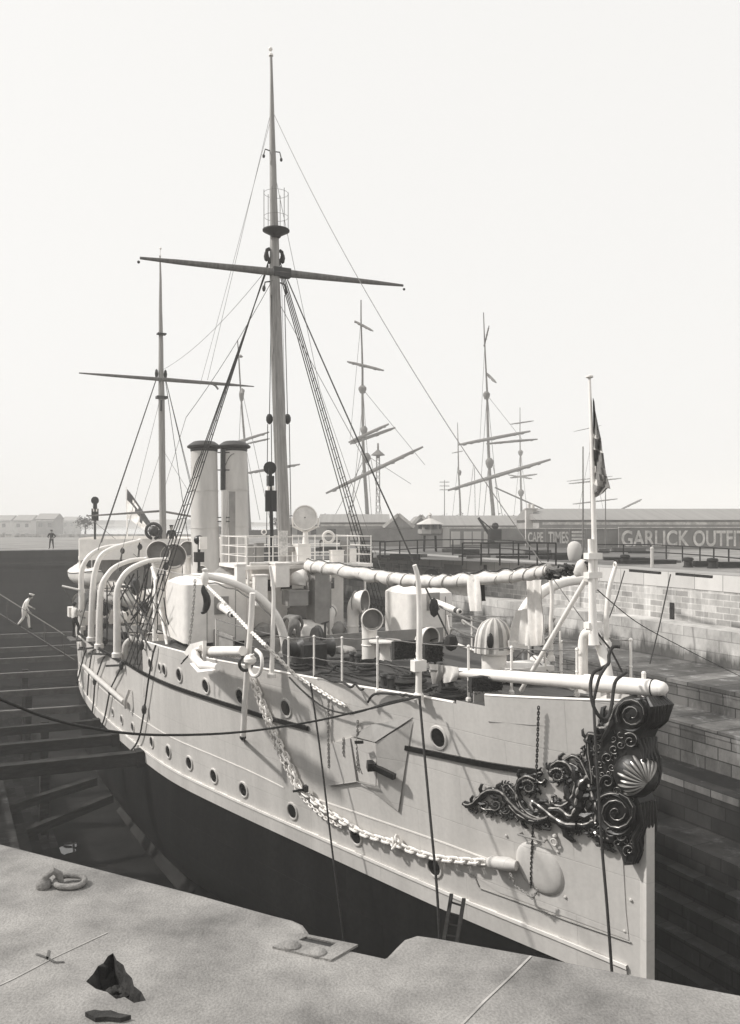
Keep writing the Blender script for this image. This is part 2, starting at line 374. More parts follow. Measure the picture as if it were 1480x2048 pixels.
sb = MB(); q = [W(Z(x, y, 0)) for x, y in [(170,2034),(188,2029),(203,2031),(222,2030),(238,2036),(262,2040),(240,2046),(214,2043),(190,2045)]]
sb.prism([p+Vector((0,0,.003)) for p in q], (0,0,.02)); wobj('stone_spall', sb, M['granite_dark'], 'dark broken spall of stone lying at the bottom edge near the pit', 'stone', flat=True)
# mooring ring
rc = W(Z(140,1771,0)); mr = wthing('mooring_ring', 'weathered iron mooring ring lying on the quay paving at the left', 'mooring ring', rc)
b = MB(); b.torus(rc+Vector((0,0,.028)), (0.05,-.1,1), .068, .018, 28, 10, Vector((1,0,0)), .022); part('ring', b, M['granite'], mr)
b = MB(); hb = W(Z(103,1773,0)); b.tube([hb+Vector((-.04,-.03,-.01)), hb+Vector((-.03,-.02,.07)), hb+Vector((.01,0,.1)), hb+Vector((.04,.02,.07)), hb+Vector((.05,.02,-.01))], .024, 10)
b.ball(hb+Vector((-.04,-.02,.02)), .05, 12, (1,1,.9)); part('staple', b, M['granite'], mr)
# iron fairlead plate
q = [W(Z(x, y, 0)) for x, y in [(545,1897),(602,1870),(716,1893),(662,1924)]]; hq = [W(Z(x, y, 0)) for x, y in [(597,1884),(612,1877),(672,1890),(660,1898)]]
fp = wthing('slotted_plate', 'slotted stone and iron plate set in the quay edge beside the notch', 'plate', sum(q, Vector())/4)
b = tess([q, hq], .012); skirt(b, q, [(0,.012),(0,.0)], True); skirt(b, hq, [(0,.012),(0,.002)], True); part('plate', b, M['granite'], fp)
b = MB(); b.add([p+Vector((0,0,.003)) for p in hq], [(0,1,2,3)]); part('slot', b, M['iron'], fp, flat=True)
for x, y in [(585,1897),(636,1910)]:
    b = MB(); b.lathe(W(Z(x, y, 0))+Vector((0,0,.011)), (0,0,1), [(.045,0),(.045,.008),(.03,.022),(.0,.026)], 16); part('bolt_head', b, M['granite'], fp)
# side walls in stepped altars
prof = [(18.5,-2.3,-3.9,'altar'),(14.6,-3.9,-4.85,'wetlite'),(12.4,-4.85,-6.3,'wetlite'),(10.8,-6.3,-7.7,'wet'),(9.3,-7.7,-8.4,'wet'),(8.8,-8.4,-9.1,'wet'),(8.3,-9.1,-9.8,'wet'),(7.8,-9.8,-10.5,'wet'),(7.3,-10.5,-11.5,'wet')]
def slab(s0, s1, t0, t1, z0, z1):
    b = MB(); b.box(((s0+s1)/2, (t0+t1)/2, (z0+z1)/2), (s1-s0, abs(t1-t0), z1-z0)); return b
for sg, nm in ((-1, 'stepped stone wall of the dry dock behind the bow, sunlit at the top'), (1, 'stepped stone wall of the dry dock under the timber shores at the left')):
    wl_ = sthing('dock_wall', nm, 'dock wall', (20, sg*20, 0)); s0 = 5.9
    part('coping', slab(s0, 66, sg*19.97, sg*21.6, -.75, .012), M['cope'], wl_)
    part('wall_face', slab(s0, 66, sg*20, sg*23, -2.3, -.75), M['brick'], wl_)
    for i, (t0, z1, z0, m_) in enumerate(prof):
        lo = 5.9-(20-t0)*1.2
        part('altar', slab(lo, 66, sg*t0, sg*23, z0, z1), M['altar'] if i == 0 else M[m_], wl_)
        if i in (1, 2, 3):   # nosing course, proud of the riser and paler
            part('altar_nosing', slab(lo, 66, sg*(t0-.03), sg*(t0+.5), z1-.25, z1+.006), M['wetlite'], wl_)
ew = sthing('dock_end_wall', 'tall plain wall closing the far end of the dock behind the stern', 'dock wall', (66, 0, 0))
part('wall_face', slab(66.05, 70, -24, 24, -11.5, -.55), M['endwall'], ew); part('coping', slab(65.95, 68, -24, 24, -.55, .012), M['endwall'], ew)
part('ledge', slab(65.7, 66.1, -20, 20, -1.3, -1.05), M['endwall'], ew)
struct('dock_floor', slab(-22, 67, -9, 9, -12, -11.5), M['floor'])
b = MB(); c0 = Z(132,1700,-11.48)
for dx, dy, r_ in ((0,0,.34),(.5,-.25,.28),(-.55,.9,.25),(-1.2,1.1,.2)):
    n = 14; ring = [c0+Vector((dx+r_*(1.2+.5*rnd.random())*math.cos(k*2*math.pi/n), dy+r_*(.8+.6*rnd.random())*math.sin(k*2*math.pi/n), 0)) for k in range(n)]
    b.add(ring, [tuple(range(n))])
struct('puddle_water', b, M['water'], flat=True)
# timber shores between hull and altars (left), heads on the hull
def shore(px, py, z1, ln, wd, label, dz=.12):
    p = HULL(px, py) if py < 1900 else None
    q_ = Vector((p.x+.15, p.y+ln, p.z+dz)); b = MB(); b.bar(p+Vector((0,.02,0)), q_, wd, wd*1.1)
    o = sthing('timber_shore', label, 'shore', (p+q_)/2, 'timber shores wedged against the hull'); part('beam', b, M['timber'], o)
    e = MB(); e.box(p+Vector((0,.16,.0)), (wd*1.25, .3, wd*1.35)); part('head_block', e, M['timber'], o); return o
shl = [(288,1514,.42,'thick black timber shore nearest the bow, its head on the hull below the white side'),
       (238,1477,.36,'second timber shore from the bow, just behind the thickest one'),
       (201,1446,.30,'third timber shore from the bow, meeting the hull where the white side narrows')]
for x, y, wd, lb in shl: shore(x, y, 0, 7.5, wd, lb)
for i, (s_, z_) in enumerate([(31,-6.6),(36,-6.6),(41,-6.5),(46,-6.4),(51,-6.4),(57,-6.2)]):
    t_ = side(min(s_, 47), WL); t_ = 1.0 if s_ > 50 else t_; b = MB(); b.bar((s_, t_, z_), (s_+.1, 11.6, z_+.15), .30, .32)
    o = sthing('timber_shore', 'timber shore %s behind the third one, running from the dark stern quarter to the altar' % ['first', 'second', 'third', 'fourth', 'fifth', 'farthest'][i], 'shore', (s_, 8, z_), 'timber shores wedged against the hull'); part('beam', b, M['timber2'], o)
for i, (x0, y0, x1, y1, zA, lb) in enumerate([(222,1596,0,1690,-8.6,'lower timber shore slanting from the bilge to the lower altar'), (190,1562,0,1620,-8.0,'lower timber shore behind the first slanting one')]):
    a = Z(x0, y0, zA); c1 = Z(x1-60, y1+22, zA-.2); b = MB(); b.bar(a, c1, .3, .3); o = sthing('timber_shore', lb, 'shore', (a+c1)/2, 'timber shores wedged against the hull'); part('beam', b, M['timber'], o)
for i, (s_, t_, h_) in enumerate([(24,7.9,4.4),(30,7.3,4.6),(37,7.4,4.7),(44,7.0,4.8)]):
    b = MB(); b.bar((s_,t_,-11.4), (s_,t_-.1,-11.4+h_), .34, .34); b.bar((s_-.9,t_,-11.4), (s_,t_,-11.4+h_*.6), .2, .2)
    sobj('timber_prop', b, M['timber'], 'upright timber prop standing on the dock floor, %s from the bow' % ['nearest', 'second', 'third', 'farthest'][i], 'prop', 'upright props on the dock floor')
# keel blocks
for k in range(14):
    b = MB(); s_ = 3+k*3; b.box((s_,0,-11.3), (.6,1.6,.4)); b.box((s_,0,-10.9), (.5,1.3,.4)); b.box((s_,0,-10.62), (.45,1.0,.2))
    if k == 0: kb0 = b
    if k < 14: sobj('keel_block', b, M['timber'], 'stack of oak keel blocks under the hull', 'keel block', 'keel blocks under the ship')

# ================================================================== THE SHIP
ship = sthing('steam_gunboat', 'white steam gunboat with two buff funnels and black scrollwork bow standing in the dry dock', 'ship', (0, 0, 0))
LOC0 = Vector((0,0,0))
def P(name, mb, m, label=None, **k): return part(name, mb, M[m] if isinstance(m, str) else m, ship, label, **k)
def SUB(name, mb, m, parent, **k): return sub(name, mb, M[m] if isinstance(m, str) else m, parent, ship, **k)
st = [0,.12,.3,.6,1,1.5,2,2.5,2.99,3.0,3.4,3.79,3.8,4.6]+[5.4+.9*i for i in range(15)]+[18.7,19.29,19.3,20]+[21+1.0*i for i in range(12)]+[32.98,33.0]+[34+i for i in range(14)]+[48,49,49.6,50.2,50.7,51]
def sec(s_, z_, sg): 
    x = s_ if s_ > .01 else (-.05 if z_ < -3.7 else 0.0)
    return Vector((x, sg*side(s_, z_), z_))
hb_ = MB()
for sg in (1, -1):
    rows = [[sec(s_, ztop(s_)+(WL-ztop(s_))*k/12, sg) for s_ in st] for k in range(13)]
    if sg < 0: rows = rows[::-1]
    hb_.grid(rows)
hb_.grid([[sec(0, ztop(0)+(WL-ztop(0))*k/12, sg) for sg in (1,-1)] for k in range(13)])
hb_.grid([[sec(51, ztop(51)+(WL-ztop(51))*k/12, sg) for sg in (-1,1)] for k in range(13)])
hull = P('hull', hb_, 'hull', ang=30)
bb = MB()
def under(s_, u, sg):
    a = interp(WLHB, s_); z_ = WL-4.3*u
    p_ = 1.25+min(s_, 16)/16*5.5 if s_ < 34 else max(1.1, 6.75-(s_-34)*.6)
    t_ = a*(1-u**p_)**(1/(1+.6*min(s_,16)/16)); x = s_ if s_ > .01 else -.05-1.3*math.sin(math.pi*min(1,u*1.2))*.5
    return Vector((x, sg*max(t_, .06), z_))
st2 = [s_ for s_ in st if s_ not in (2.99, 3.79, 19.29, 32.98)]
us = [0,.06,.14,.25,.38,.5,.62,.73,.83,.91,.96,1]
for sg in (1, -1):
    rows = [[under(s_, u, sg)-Vector((0, 0, .0)) for s_ in st2] for u in us]
    if sg < 0: rows = rows[::-1]
    bb.grid(rows)
bb.grid([[under(st2[0], u, sg) for sg in (1,-1)] for u in us])
SUB('hull_bottom', bb, 'bottom', hull, ang=30)
# boot strake (proud belt above the waterline) and a moulding above it
def belt(zf0, zf1, off, s0=.3, s1=50, n=70, sides=(1,), top=True):
    b = MB()
    for sg in sides:
        R_ = []
        ss = [s0+(s1-s0)*i/n for i in range(n+1)]
        for z, o in ((zf1, 0), (zf1, off), (zf0, off), (zf0, 0)):
            row = []
            for s_ in ss:
                zz = z(s_) if callable(z) else z; p = Vector((s_, side(s_, zz), zz)); p = p+HN(p)*o; p.y *= sg; row.append(p)
            R_.append(row)
        b.grid(R_ if sg > 0 else R_[::-1])
    return b
def zat(pxs):   # z(s) curve through picture points that lie on the hull side
    tab = sorted([(lambda p: (p.x, p.z))(HULL(x, y)) for x, y in pxs]); return lambda s_: interp(tab, s_)
zb = zat([(340,1535),(605,1650),(900,1783),(1140,1885),(1265,1940)])
P('boot_strake', belt(-6.28, lambda s_: -5.83 - .0*s_, .035, sides=(1,-1)), 'hull')
P('moulding', belt(lambda s_: -5.90, lambda s_: -5.83, .06, sides=(1,-1)), 'white')
zs_ = zat([(340,1473),(478,1533),(605,1594)])
P('plate_seam', belt(lambda s_: zs_(s_)-.018, lambda s_: zs_(s_)+.018, .012, 10.2, 34), 'white')
zs2 = zat([(640,1600),(770,1645),(900,1690)])
P('plate_seam', belt(lambda s_: zs2(s_)-.018, lambda s_: zs2(s_)+.018, .012, 3.2, 9.3), 'white')
# black rubbing strake: two lengths
zr1 = zat([(1079,1544),(950,1524),(822,1497),(790,1487),(764,1475)]); a1, a2 = HULL(1082,1544).x, HULL(764,1475).x
P('rubbing_strake', belt(lambda s_: zr1(s_)-.06, lambda s_: zr1(s_)+.06, .05, a1, a2, 30), 'black')
zr2 = zat([(619,1457),(540,1436),(460,1410),(340,1370),(288,1346),(253,1325)]); b1, b2 = HULL(619,1457).x, HULL(250,1323).x
P('rubbing_strake', belt(lambda s_: zr2(s_)-.06, lambda s_: zr2(s_)+.06, .05, b1, b2, 30), 'black')
P('rubbing_strake', belt(lambda s_: ztop(min(max(s_,19.4),32.9))-.07, lambda s_: ztop(min(max(s_,19.4),32.9))+.05, .06, b2, 33, 20), 'black')
# decks
dk = MB()
def deckrows(ss, dz, inset=.05):
    R_ = [[Vector((s_, f*(side(s_, ztop(s_))-inset), ztop(s_)+dz+.05*(1-f*f))) for s_ in ss] for f in (-1,-.7,-.35,0,.35,.7,1)]
    return R_
dk.grid(deckrows([.3,1,2,2.95], -.55)); dk.grid(deckrows([3.0,3.8,5,7,9,11,13,15,17,19.28], -.04))
dk.grid(deckrows([19.3,22,26,30,33], -.75)); dk.grid(deckrows([33,36,39,42,45,48,50.6], -.1))
P('deck', dk, 'deck')
b = MB()
for s_, z0, z1 in ((19.32, -3.9, -1.98), (32.95, -3.9, -2.1)):
    b = MB(); b.box((s_, 0, (z0+z1)/2), (.08, 2*side(s_, z1)-.1, z1-z0)); P('bulkhead', b, 'white')
pass
b = MB()
for sg in (1,-1):   # waterway and toe rail along the forecastle edge
    b.tube([Vector((s_, sg*(side(s_, ztop(s_))-.03), ztop(s_)+.01)) for s_ in [3.9,5,7,9,11,13,15,17,19.2]], .035, 6)
P('toe_rail', b, 'white')
b = MB()
for sg in (1,-1): b.tube([Vector((s_, sg*(side(s_, ztop(s_))-.02), ztop(s_)+.0)) for s_ in [.1,.6,1,1.5,2,2.5,2.98]], .03, 6)
P('bulwark_rail', b, 'white')
b = MB(); b.box((-.03,0,-4.7), (.15,.2,3.3)); P('stem_bar', b, 'hull')
b = MB()
rows = []
for ds, dz in ((0,0),(0,.5),(.12,.5),(.12,0)):
    pass
bk = [under(s_, .86, 1)+Vector((0,.0,0)) for s_ in [17,18,19,20,21,22,23.5,25,27]]
b.grid([[p+Vector((0,-.05,.12)) for p in bk],[p+Vector((0,.55,-.42)) for p in bk],[p+Vector((0,.50,-.5)) for p in bk],[p+Vector((0,-.05,-.0)) for p in bk]])
SUB('bilge_keel', b, 'bilge', hull)
# portholes
def porthole(px, py, r):
    p = HULL(px, py); n = HN(p); b = MB(); b.lathe(p, n, [(r*1.38,-.06),(r*1.38,.015),(r*1.3,.035),(r*1.08,.035),(r,.0)], 26)
    f = P('porthole', b, 'hull'); g = MB(); g.lathe(p, n, [(r*1.07,-.05),(r*1.07,.012),(.0,.012)], 24); SUB('glass', g, 'glass', f)
    return p, n
for x, y, r in [(301,1328,.17),(320,1335,.12),(329,1340,.16),(359,1350,.19),(412,1372,.19),(481,1393,.2),(572,1416,.2),(877,1475,.20),
                (226,1424,.14),(244,1440,.15),(266,1455,.16),(304,1484,.17),(337,1503,.18),(379,1526,.18),(428,1552,.18),(487,1579,.18),(585,1622,.18),(712,1672,.18),(869,1734,.18)]:
    porthole(x, y, r)
# small eyebrow drip over each and hull fittings
def on(x, y, o=.0): return HULL(x, y, o)
def hpoly(pts, off0, off1): 
    a = [on(x, y, off1) for x, y in pts]; c_ = [on(x, y, off0) for x, y in pts]; b = MB(); n = len(a)
    b.add(a+c_, [tuple(range(n))]+[(i, (i+1) % n, (i+1) % n+n, i+n) for i in range(n)]); return b
def resample(pts, k):
    out = []
    for i in range(len(pts)-1):
        for j in range(k):
            u = j/k; p0 = pts[max(i-1,0)]; p1 = pts[i]; p2 = pts[i+1]; p3 = pts[min(i+2,len(pts)-1)]
            out.append(tuple(.5*((2*p1[d])+(-p0[d]+p2[d])*u+(2*p0[d]-5*p1[d]+4*p2[d]-p3[d])*u*u+(-p0[d]+3*p1[d]-3*p2[d]+p3[d])*u**3) for d in range(len(p1))))
    out.append(tuple(pts[-1])); return out
# hawse boss: a long dome on the bow, with bolster, chain and slip
def dome(cx, cy, a, b_, ang, hgt, name='hawse_boss', m='hull', egg=0):
    rows = []; N = 28
    for f, h in ((1.0,-.02),(.97,.3),(.88,.6),(.72,.82),(.5,.95),(.25,1),(.02,1.0)):
        row = []
        for k in range(N+1):
            an = 2*math.pi*k/N; u = a*f*math.cos(an)*(1+egg*math.cos(an)); v = b_*f*math.sin(an)*(1+egg*math.cos(an))
            row.append(on(cx+u*math.cos(ang)-v*math.sin(ang), cy+u*math.sin(ang)+v*math.cos(ang), hgt*h))
        rows.append(row)
    bm_ = MB(); bm_.grid(rows); return P(name, bm_, m, ang=60)
dome(1080,1737,62,37,R(52),.085)
b = MB(); b.tube([on(986,1720,.12), on(992,1720,.13), on(1025,1723,.15), on(1040,1727,.12)], [.10,.13,.14,.10], 14); P('chain_bolster', b, 'hull')
P('doubling_plate', hpoly([(948,1742),(950,1752),(1000,1785),(1258,1880),(1252,1820),(1245,1700),(1236,1650)][::1], 0, .012), 'hull')
b = MB(); zz_ = [on(x, y, .02) for x, y in [(950,1752),(960,1775),(1030,1800),(1140,1842),(1262,1884)]]; b.tube(zz_, .014, 5); P('plate_edge', b, 'grey')
b = MB(); b.tube([on(1042,1664,.12), on(1096,1680,.12)], .02, 8)
for x, y in ((1044,1665),(1068,1672),(1094,1679)): b.tube([on(x,y,.0), on(x,y,.13)], .018, 6)
P('grab_rail', b, 'grey')
b = MB(); b.torus(on(1111,1682,.06), HN(on(1111,1682)), .065, .018, 16, 6); b.ball(on(1111,1671,.03), .05, 8); P('eye_plate', b, 'hull')
for x, y in [(1013,1671),(1116,1703),(1020,1756),(1131,1794),(1262,1800),(1250,1862)]:
    b = MB(); n_ = HN(on(x,y)); b.lathe(on(x,y), n_, [(.03,0),(.03,.02),(.015,.03),(0,.03)], 10); P('rivet_boss', b, 'hull')
# chains
def link(b, c_, d, up, L_, r_):
    n_ = d.cross(up).normalized(); b.torus(c_, n_, L_*.24, r_, 10, 6, d, L_*.26)
def chain(pts, L_, r_, m='white', name='chain', closed_stud=False):
    pts = [Vector(p) for p in pts]; b = MB(); acc = 0; k = 0; step = L_*.72
    cum = [0]
    for i in range(1, len(pts)): cum.append(cum[-1]+(pts[i]-pts[i-1]).length)
    n = int(cum[-1]/step)
    for i in range(n):
        s_ = (i+.5)*step; j = max(q for q in range(len(cum)) if cum[q] <= s_); j = min(j, len(pts)-2)
        u = (s_-cum[j])/(cum[j+1]-cum[j]); c_ = pts[j].lerp(pts[j+1], u); d = (pts[j+1]-pts[j]).normalized()
        base = Vector((0,1,0)) if abs(d.y) < .85 else Vector((0,0,1)); up = (base-d*base.dot(d)).normalized()
        if i % 2: up = d.cross(up)
        tw = math.radians(25); up = (up*math.cos(tw)+d.cross(up)*math.sin(tw)).normalized()
        link(b, c_, d, up, L_, r_)
        if closed_stud: b.tube([c_-d.cross(up).cross(d)*L_*.2, c_+d.cross(up).cross(d)*L_*.2], r_*.7, 5)
    return P(name, b, m)
cp = resample([(509,1350),(522,1378),(543,1428),(566,1484),(586,1524),(606,1570),(628,1592),(662,1620),(699,1643),(737,1665),(794,1682),(832,1698),(882,1712),(940,1718),(988,1720)], 4)
chain([on(x, y, .12) for x, y in cp], .27, .030, closed_stud=True, name='anchor_cable')
cp = resample([(507,1356),(516,1384),(536,1434),(556,1490),(577,1532),(598,1574),(622,1604),(655,1632),(690,1652)], 4)
chain([on(x, y, .10) for x, y in cp], .15, .018, name='slip_chain')
b = MB()
for dx, dy in ((0,0),(10,-6),(4,7)): b.torus(on(794+dx,1680+dy,.16), (dx*.1+.2,1,dy*.1), .09, .028, 12, 6)
P('joining_shackle', b, 'white')
def lightchain(pts, L_=.09, r_=.014, m='grey', off=.06, name='hanging_chain'): return chain([on(x,y,off) for x,y in resample(pts,3)], L_, r_, m, name)
lightchain([(1081,1411),(1079,1480),(1076,1560),(1071,1640),(1068,1700),(1066,1776)], .075, .011, 'iron', .08)
lightchain([(1066,1776),(1046,1762),(1040,1745),(1032,1735)], .07, .012, 'grey', .26)
lightchain([(1068,1776),(1078,1786),(1086,1776),(1090,1766)], .07, .012, 'grey', .26)
for x0, y0, y1 in ((661,1400,1535),(691,1475,1512),(719,1440,1540)): lightchain([(x0,y0),(x0-1,(y0+y1)/2),(x0,y1)], .08, .012, 'grey')
lightchain([(757,1485),(753,1510),(752,1528)], .08,.012,'grey'); lightchain([(728,1545),(722,1530),(719,1500)], .08,.012,'grey')
# sponson / billboard with a triangle coloured grey as shade, plates and pointed foot
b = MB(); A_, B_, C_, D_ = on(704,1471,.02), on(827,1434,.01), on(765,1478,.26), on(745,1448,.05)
b.add([A_, B_, C_, D_], [(0,2,3),(2,1,3),(0,3,1),(0,1,2)]); P('billboard_shade', b, 'grey', flat=True)
b = MB(); tp = [on(704,1474,.04), on(765,1480,.24), on(827,1440,.02)]; md = [on(720,1561,.03), on(766,1567,.16), on(812,1530,.03)]; ft = on(799,1622,.05)
fl = on(660,1565,.05); b.add(tp+md+[ft, fl, on(657,1480,.02)], [(0,3,4,1),(1,4,5,2),(3,6,4),(4,6,5)]); P('billboard', b, 'hull', flat=True)
P('billboard_plate', hpoly([(660,1488),(704,1474),(716,1562),(661,1569)], 0, .05), 'hull')
b = MB()
for pp in ([(661,1570),(717,1562),(764,1567)], [(704,1476),(717,1562)], [(765,1480),(764,1567)]): b.tube([on(x,y,.2 if x > 750 else .06) for x,y in pp], .012, 5)
P('plate_edge', b, 'grey')
b = MB(); b.bar(on(755,1524,.24), on(802,1548,.22), .11, .13); b.bar(on(753,1522,.2), on(762,1528,.3), .2, .2); P('chock', b, 'black')
b = MB(); b.bar(on(597,1579,.16), on(622,1574,.2), .06, .06); b.box(on(622,1573,.18), (.16,.1,.16)); P('slip_hook', b, 'black')
b = MB(); b.bar(on(732,1476,.35), on(748,1475,.38), .05,.07); P('chock', b, 'black')

# ------------------------------------------------------------------ bow scrollwork
def q6(x, y): return (900+x/3.364, 1380+y/3.364)
bow = MB(); gilt = MB()
def stroke(pts, w0, w1, k=4, z6=True, off=.05, gl=True):
    pts = [q6(*p) for p in pts] if z6 else pts; pp = resample(pts, k); n = len(pp); sc_ = 15.6/FPX
    rr = [max(.008, (w0+(w1-w0)*i/(n-1))/3.364/2*sc_*1.95*(1+.15*math.sin(i*1.9))) for i in range(n)]
    P_ = [on(x, y, off+.01) for x, y in pp]; bow.tube(P_, rr, 8)
    if w0 >= 16 and n > 8:
        for i in range(2, n-2, 3):
            d2 = (P_[i+1]-P_[i-1]).normalized(); nn = HN(P_[i]); sdv = d2.cross(nn)*(1 if (i//3) % 2 else -1); r_ = rr[i]
            bow.tube([P_[i]+sdv*r_*.3, P_[i]+sdv*r_*1.5+d2*r_*.6+nn*r_*.3, P_[i]+sdv*r_*2.1+d2*r_*1.7, P_[i]+sdv*r_*1.9+d2*r_*2.3], [r_*.6,r_*.55,r_*.38,r_*.1], 6)
    if gl: gilt.tube([p+HN(p)*r*.96+Vector((0,0,r*.55)) for p, r in zip(P_, rr)], [max(.004, r*.2) for r in rr], 4)
def spiral(cx, cy, r, a0, turns, sgn=1, w=16, n=22):
    return [(cx+r*(1-i/n)**.85*math.cos(a0+sgn*2*math.pi*turns*i/n), cy+r*(1-i/n)**.85*math.sin(a0+sgn*2*math.pi*turns*i/n)) for i in range(n)]
S_ = stroke
S_([(105,750),(125,768),(165,765),(210,725),(262,680),(330,672),(385,700),(430,755),(500,820),(600,868),(680,850)], 22, 34)
S_([(300,655),(350,680),(400,720),(450,790)], 10, 24); S_([(175,735),(215,760),(240,795),(300,800)], 10, 16)
S_(spiral(245,765,34,2.6,1.2,-1), 14, 6); S_(spiral(322,770,40,2.8,1.5,-1), 16, 6); S_(spiral(395,800,34,3.0,1.3,-1), 16, 6)
S_(spiral(402,652,32,1.6,1.3,1), 18, 8); S_([(385,660),(395,720),(440,800),(520,860),(600,880),(660,860)], 22, 30)
S_([(415,640),(455,690),(470,760),(520,820)], 16, 24); S_(spiral(545,650,48,-2.4,1.6,1), 26, 8)
S_([(470,740),(465,660),(490,600),(540,580),(590,600)], 30, 22); S_([(470,700),(500,780),(570,840),(660,870)], 26, 26)
S_(spiral(738,572,50,-2.8,1.8,1), 26, 8); S_([(690,560),(700,510),(750,480),(810,500),(850,570),(855,660),(830,730),(780,775),(725,770),(705,735)], 24, 30)
S_([(705,735),(700,712),(722,708),(730,730)], 14, 8); S_([(655,600),(630,620),(600,600),(600,560),(630,550)], 16, 14)
S_([(575,745),(640,790),(720,855),(800,900),(870,905)], 34, 44); S_([(690,800),(760,800),(830,850),(870,800),(880,720),(900,640),(950,590)], 36, 52)
S_([(780,470),(830,440),(880,460),(915,520),(950,600)], 12, 22); S_(spiral(880,450,28,1,1.2,1), 14, 8); S_([(820,490),(870,520),(900,580)], 12, 18)
S_([(900,375),(915,400),(905,440)], 22, 8); S_([(935,345),(950,300),(1010,305),(1070,285),(1095,262)], 30, 14); S_([(940,330),(945,430),(965,560),(975,700)], 20, 26)
S_(spiral(1005,385,34,1.2,1.3,1), 16, 6); S_(spiral(1015,540,50,1.2,1.7,1), 24, 8); S_([(960,640),(985,720),(1010,800),(1000,900)], 44, 40)
S_([(880,900),(930,905),(985,880),(1010,900)], 26, 40); S_(spiral(855,930,30,2,1.3,1), 18, 8); S_(spiral(945,835,32,1,1.3,-1), 16, 6); S_(spiral(965,930,26,1,1.2,1), 16, 6)
S_([(920,790),(960,850),(1010,900),(1060,960)], 14, 26); S_([(1000,960),(1040,990),(1090,1000)], 44, 30); S_(spiral(1040,985,40,0,1.3,1), 22, 8)
S_([(910,640),(930,700),(905,790),(890,860)], 10, 8); S_([(1000,250),(1040,262),(1080,240),(1110,160)], 40, 46); S_(spiral(1040,200,34,1,1.2,1), 12, 8)
for k in range(16):   # acanthus lobes along the lower tail
    a = 150+k*34; y = 800+k*8+10*math.sin(k*2.1); S_([(a,y-26),(a+14,y-6),(a+2,y+8)], 14, 6, gl=(k % 3 == 0))
bs = P('bow_scrollwork', bow, 'carved'); SUB('gilding', gilt, 'gold', bs)
bil = MB()
def BIL(x, y, off=.15):
    f = lambda s: (lambda p: p[1]-side(max(s, .0), p[2])-off)(S(x, y, s))
    s = -1.6
    while s < 4 and f(s+.05) > 0: s += .05
    lo, hi = s, s+.05
    for _ in range(20):
        m = (lo+hi)/2
        if f(m) > 0: lo = m
        else: hi = m
    if lo > 3.5: return T(x, y, .15)
    return S(x, y, lo)
sil = [(1010,620),(965,560),(975,470),(1010,420),(1030,330),(1080,270),(1100,170),(1150,100),(1230,66),(1330,62),(1372,110),(1350,210),(1300,270),(1275,330),(1280,400),(1300,470),(1305,560),(1290,640),(1250,700),(1275,760),(1280,900),(1250,990),(1250,1080),(1228,1165),(1195,1165),(1160,1100),(1120,1040),(1040,1015),(1000,960),(1000,900),(1005,800),(975,700)]
fr = [BIL(*q6(x, y), .17) for x, y in sil]; tri = geometry.tessellate_polygon([[Vector((x, y, 0)) for x, y in sil]]); n = len(sil)
bil.add(fr+[Vector((p.x, -.14, p.z)) for p in fr], [tuple(t) for t in tri]+[(i, (i+1) % n, (i+1) % n+n, i+n) for i in range(n)]+[tuple(i+n for i in reversed(t)) for t in tri])
for v in (.0,.2,.4,.6,.8,1.0):
    for a_, b_ in ((3,9),(8,13),(13,16),(15,19),(19,24),(23,27)): bil.tube([Vector(fr[i]).lerp(Vector((fr[i].x,-.14,fr[i].z)), v+(.09*math.sin(i*2.3+v*4))) for i in range(a_, b_)], [.03]+[.05+.015*math.sin(i) for i in range(b_-a_-2)]+[.02], 7)
def bsp(cx, cy, r, a0, turns, sgn, w, t=.22, n=26):
    pts = [q6(x, y) for x, y in spiral(cx, cy, r, a0, turns, sgn, n=n)]; P_ = [BIL(x, y, t) for x, y in pts]; sc_ = 15.3/FPX/3.364/2
    rr = [max(.008, w*sc_*(1-.6*i/n)) for i in range(n)]; bil.tube(P_, rr, 8); g2.tube([p+Vector((-.3,.8,.5)).normalized()*r_ for p, r_ in zip(P_, rr)], [max(.003, r_*.13) for r_ in rr], 4)
g2 = MB()
bsp(1225,165,108,2.6,2.2,1,34,.25); bsp(1225,165,135,3.0,.6,1,26,.2); bsp(1330,110,50,2.2,1.5,1,26,.1); bsp(1215,345,56,-2.2,1.6,1,26); bsp(1105,400,34,1,1.3,1,18); bsp(1150,370,30,0,1.3,1,16)
bsp(1120,825,128,-1.4,2.3,1,34,.27); bsp(1120,825,150,-2.6,.8,1,30,.2); bsp(1120,825,150,1.2,.5,-1,24,.2); bsp(1205,1080,42,2,1.4,1,22); bsp(1060,460,40,2,1.4,1,18); bsp(1060,620,50,3,1.4,1,22); bsp(1080,950,42,0,1.3,1,22); bsp(1150,985,36,0,1.2,1,20)
for (x_, y_, r_, a_) in [(1060,270,26,0),(1100,330,24,2),(1150,300,26,1),(1190,260,22,3),(1235,300,26,.5),(1250,240,22,2),(1290,180,26,1),(1010,500,26,1),(1020,570,24,2),(1120,680,34,1),(1180,700,30,2),(1060,720,26,0),(1230,740,26,1),(1200,960,30,1),(1230,900,26,2),(1040,870,24,1),(1010,930,28,0),(1130,1030,28,2),(1190,1020,26,0),(1230,1020,20,1),(1160,160,22,1),(1300,90,30,2),(1110,450,30,2),(1090,520,26,1),(1070,560,22,0)]: bsp(x_, y_, r_, a_, 1.2, 1 if int(x_) % 20 else -1, 13, .19, 14)
bil.ball(T(*q6(1215,1145), .05), .14, 14, (1,1,.9)); bil.lathe(BIL(*q6(1120,825), .1), (-.35,1,0), [(.06,.17),(.08,.12),(.30,.10),(.36,.14),(.40,.10),(.42,0),(.42,-.2)], 28)
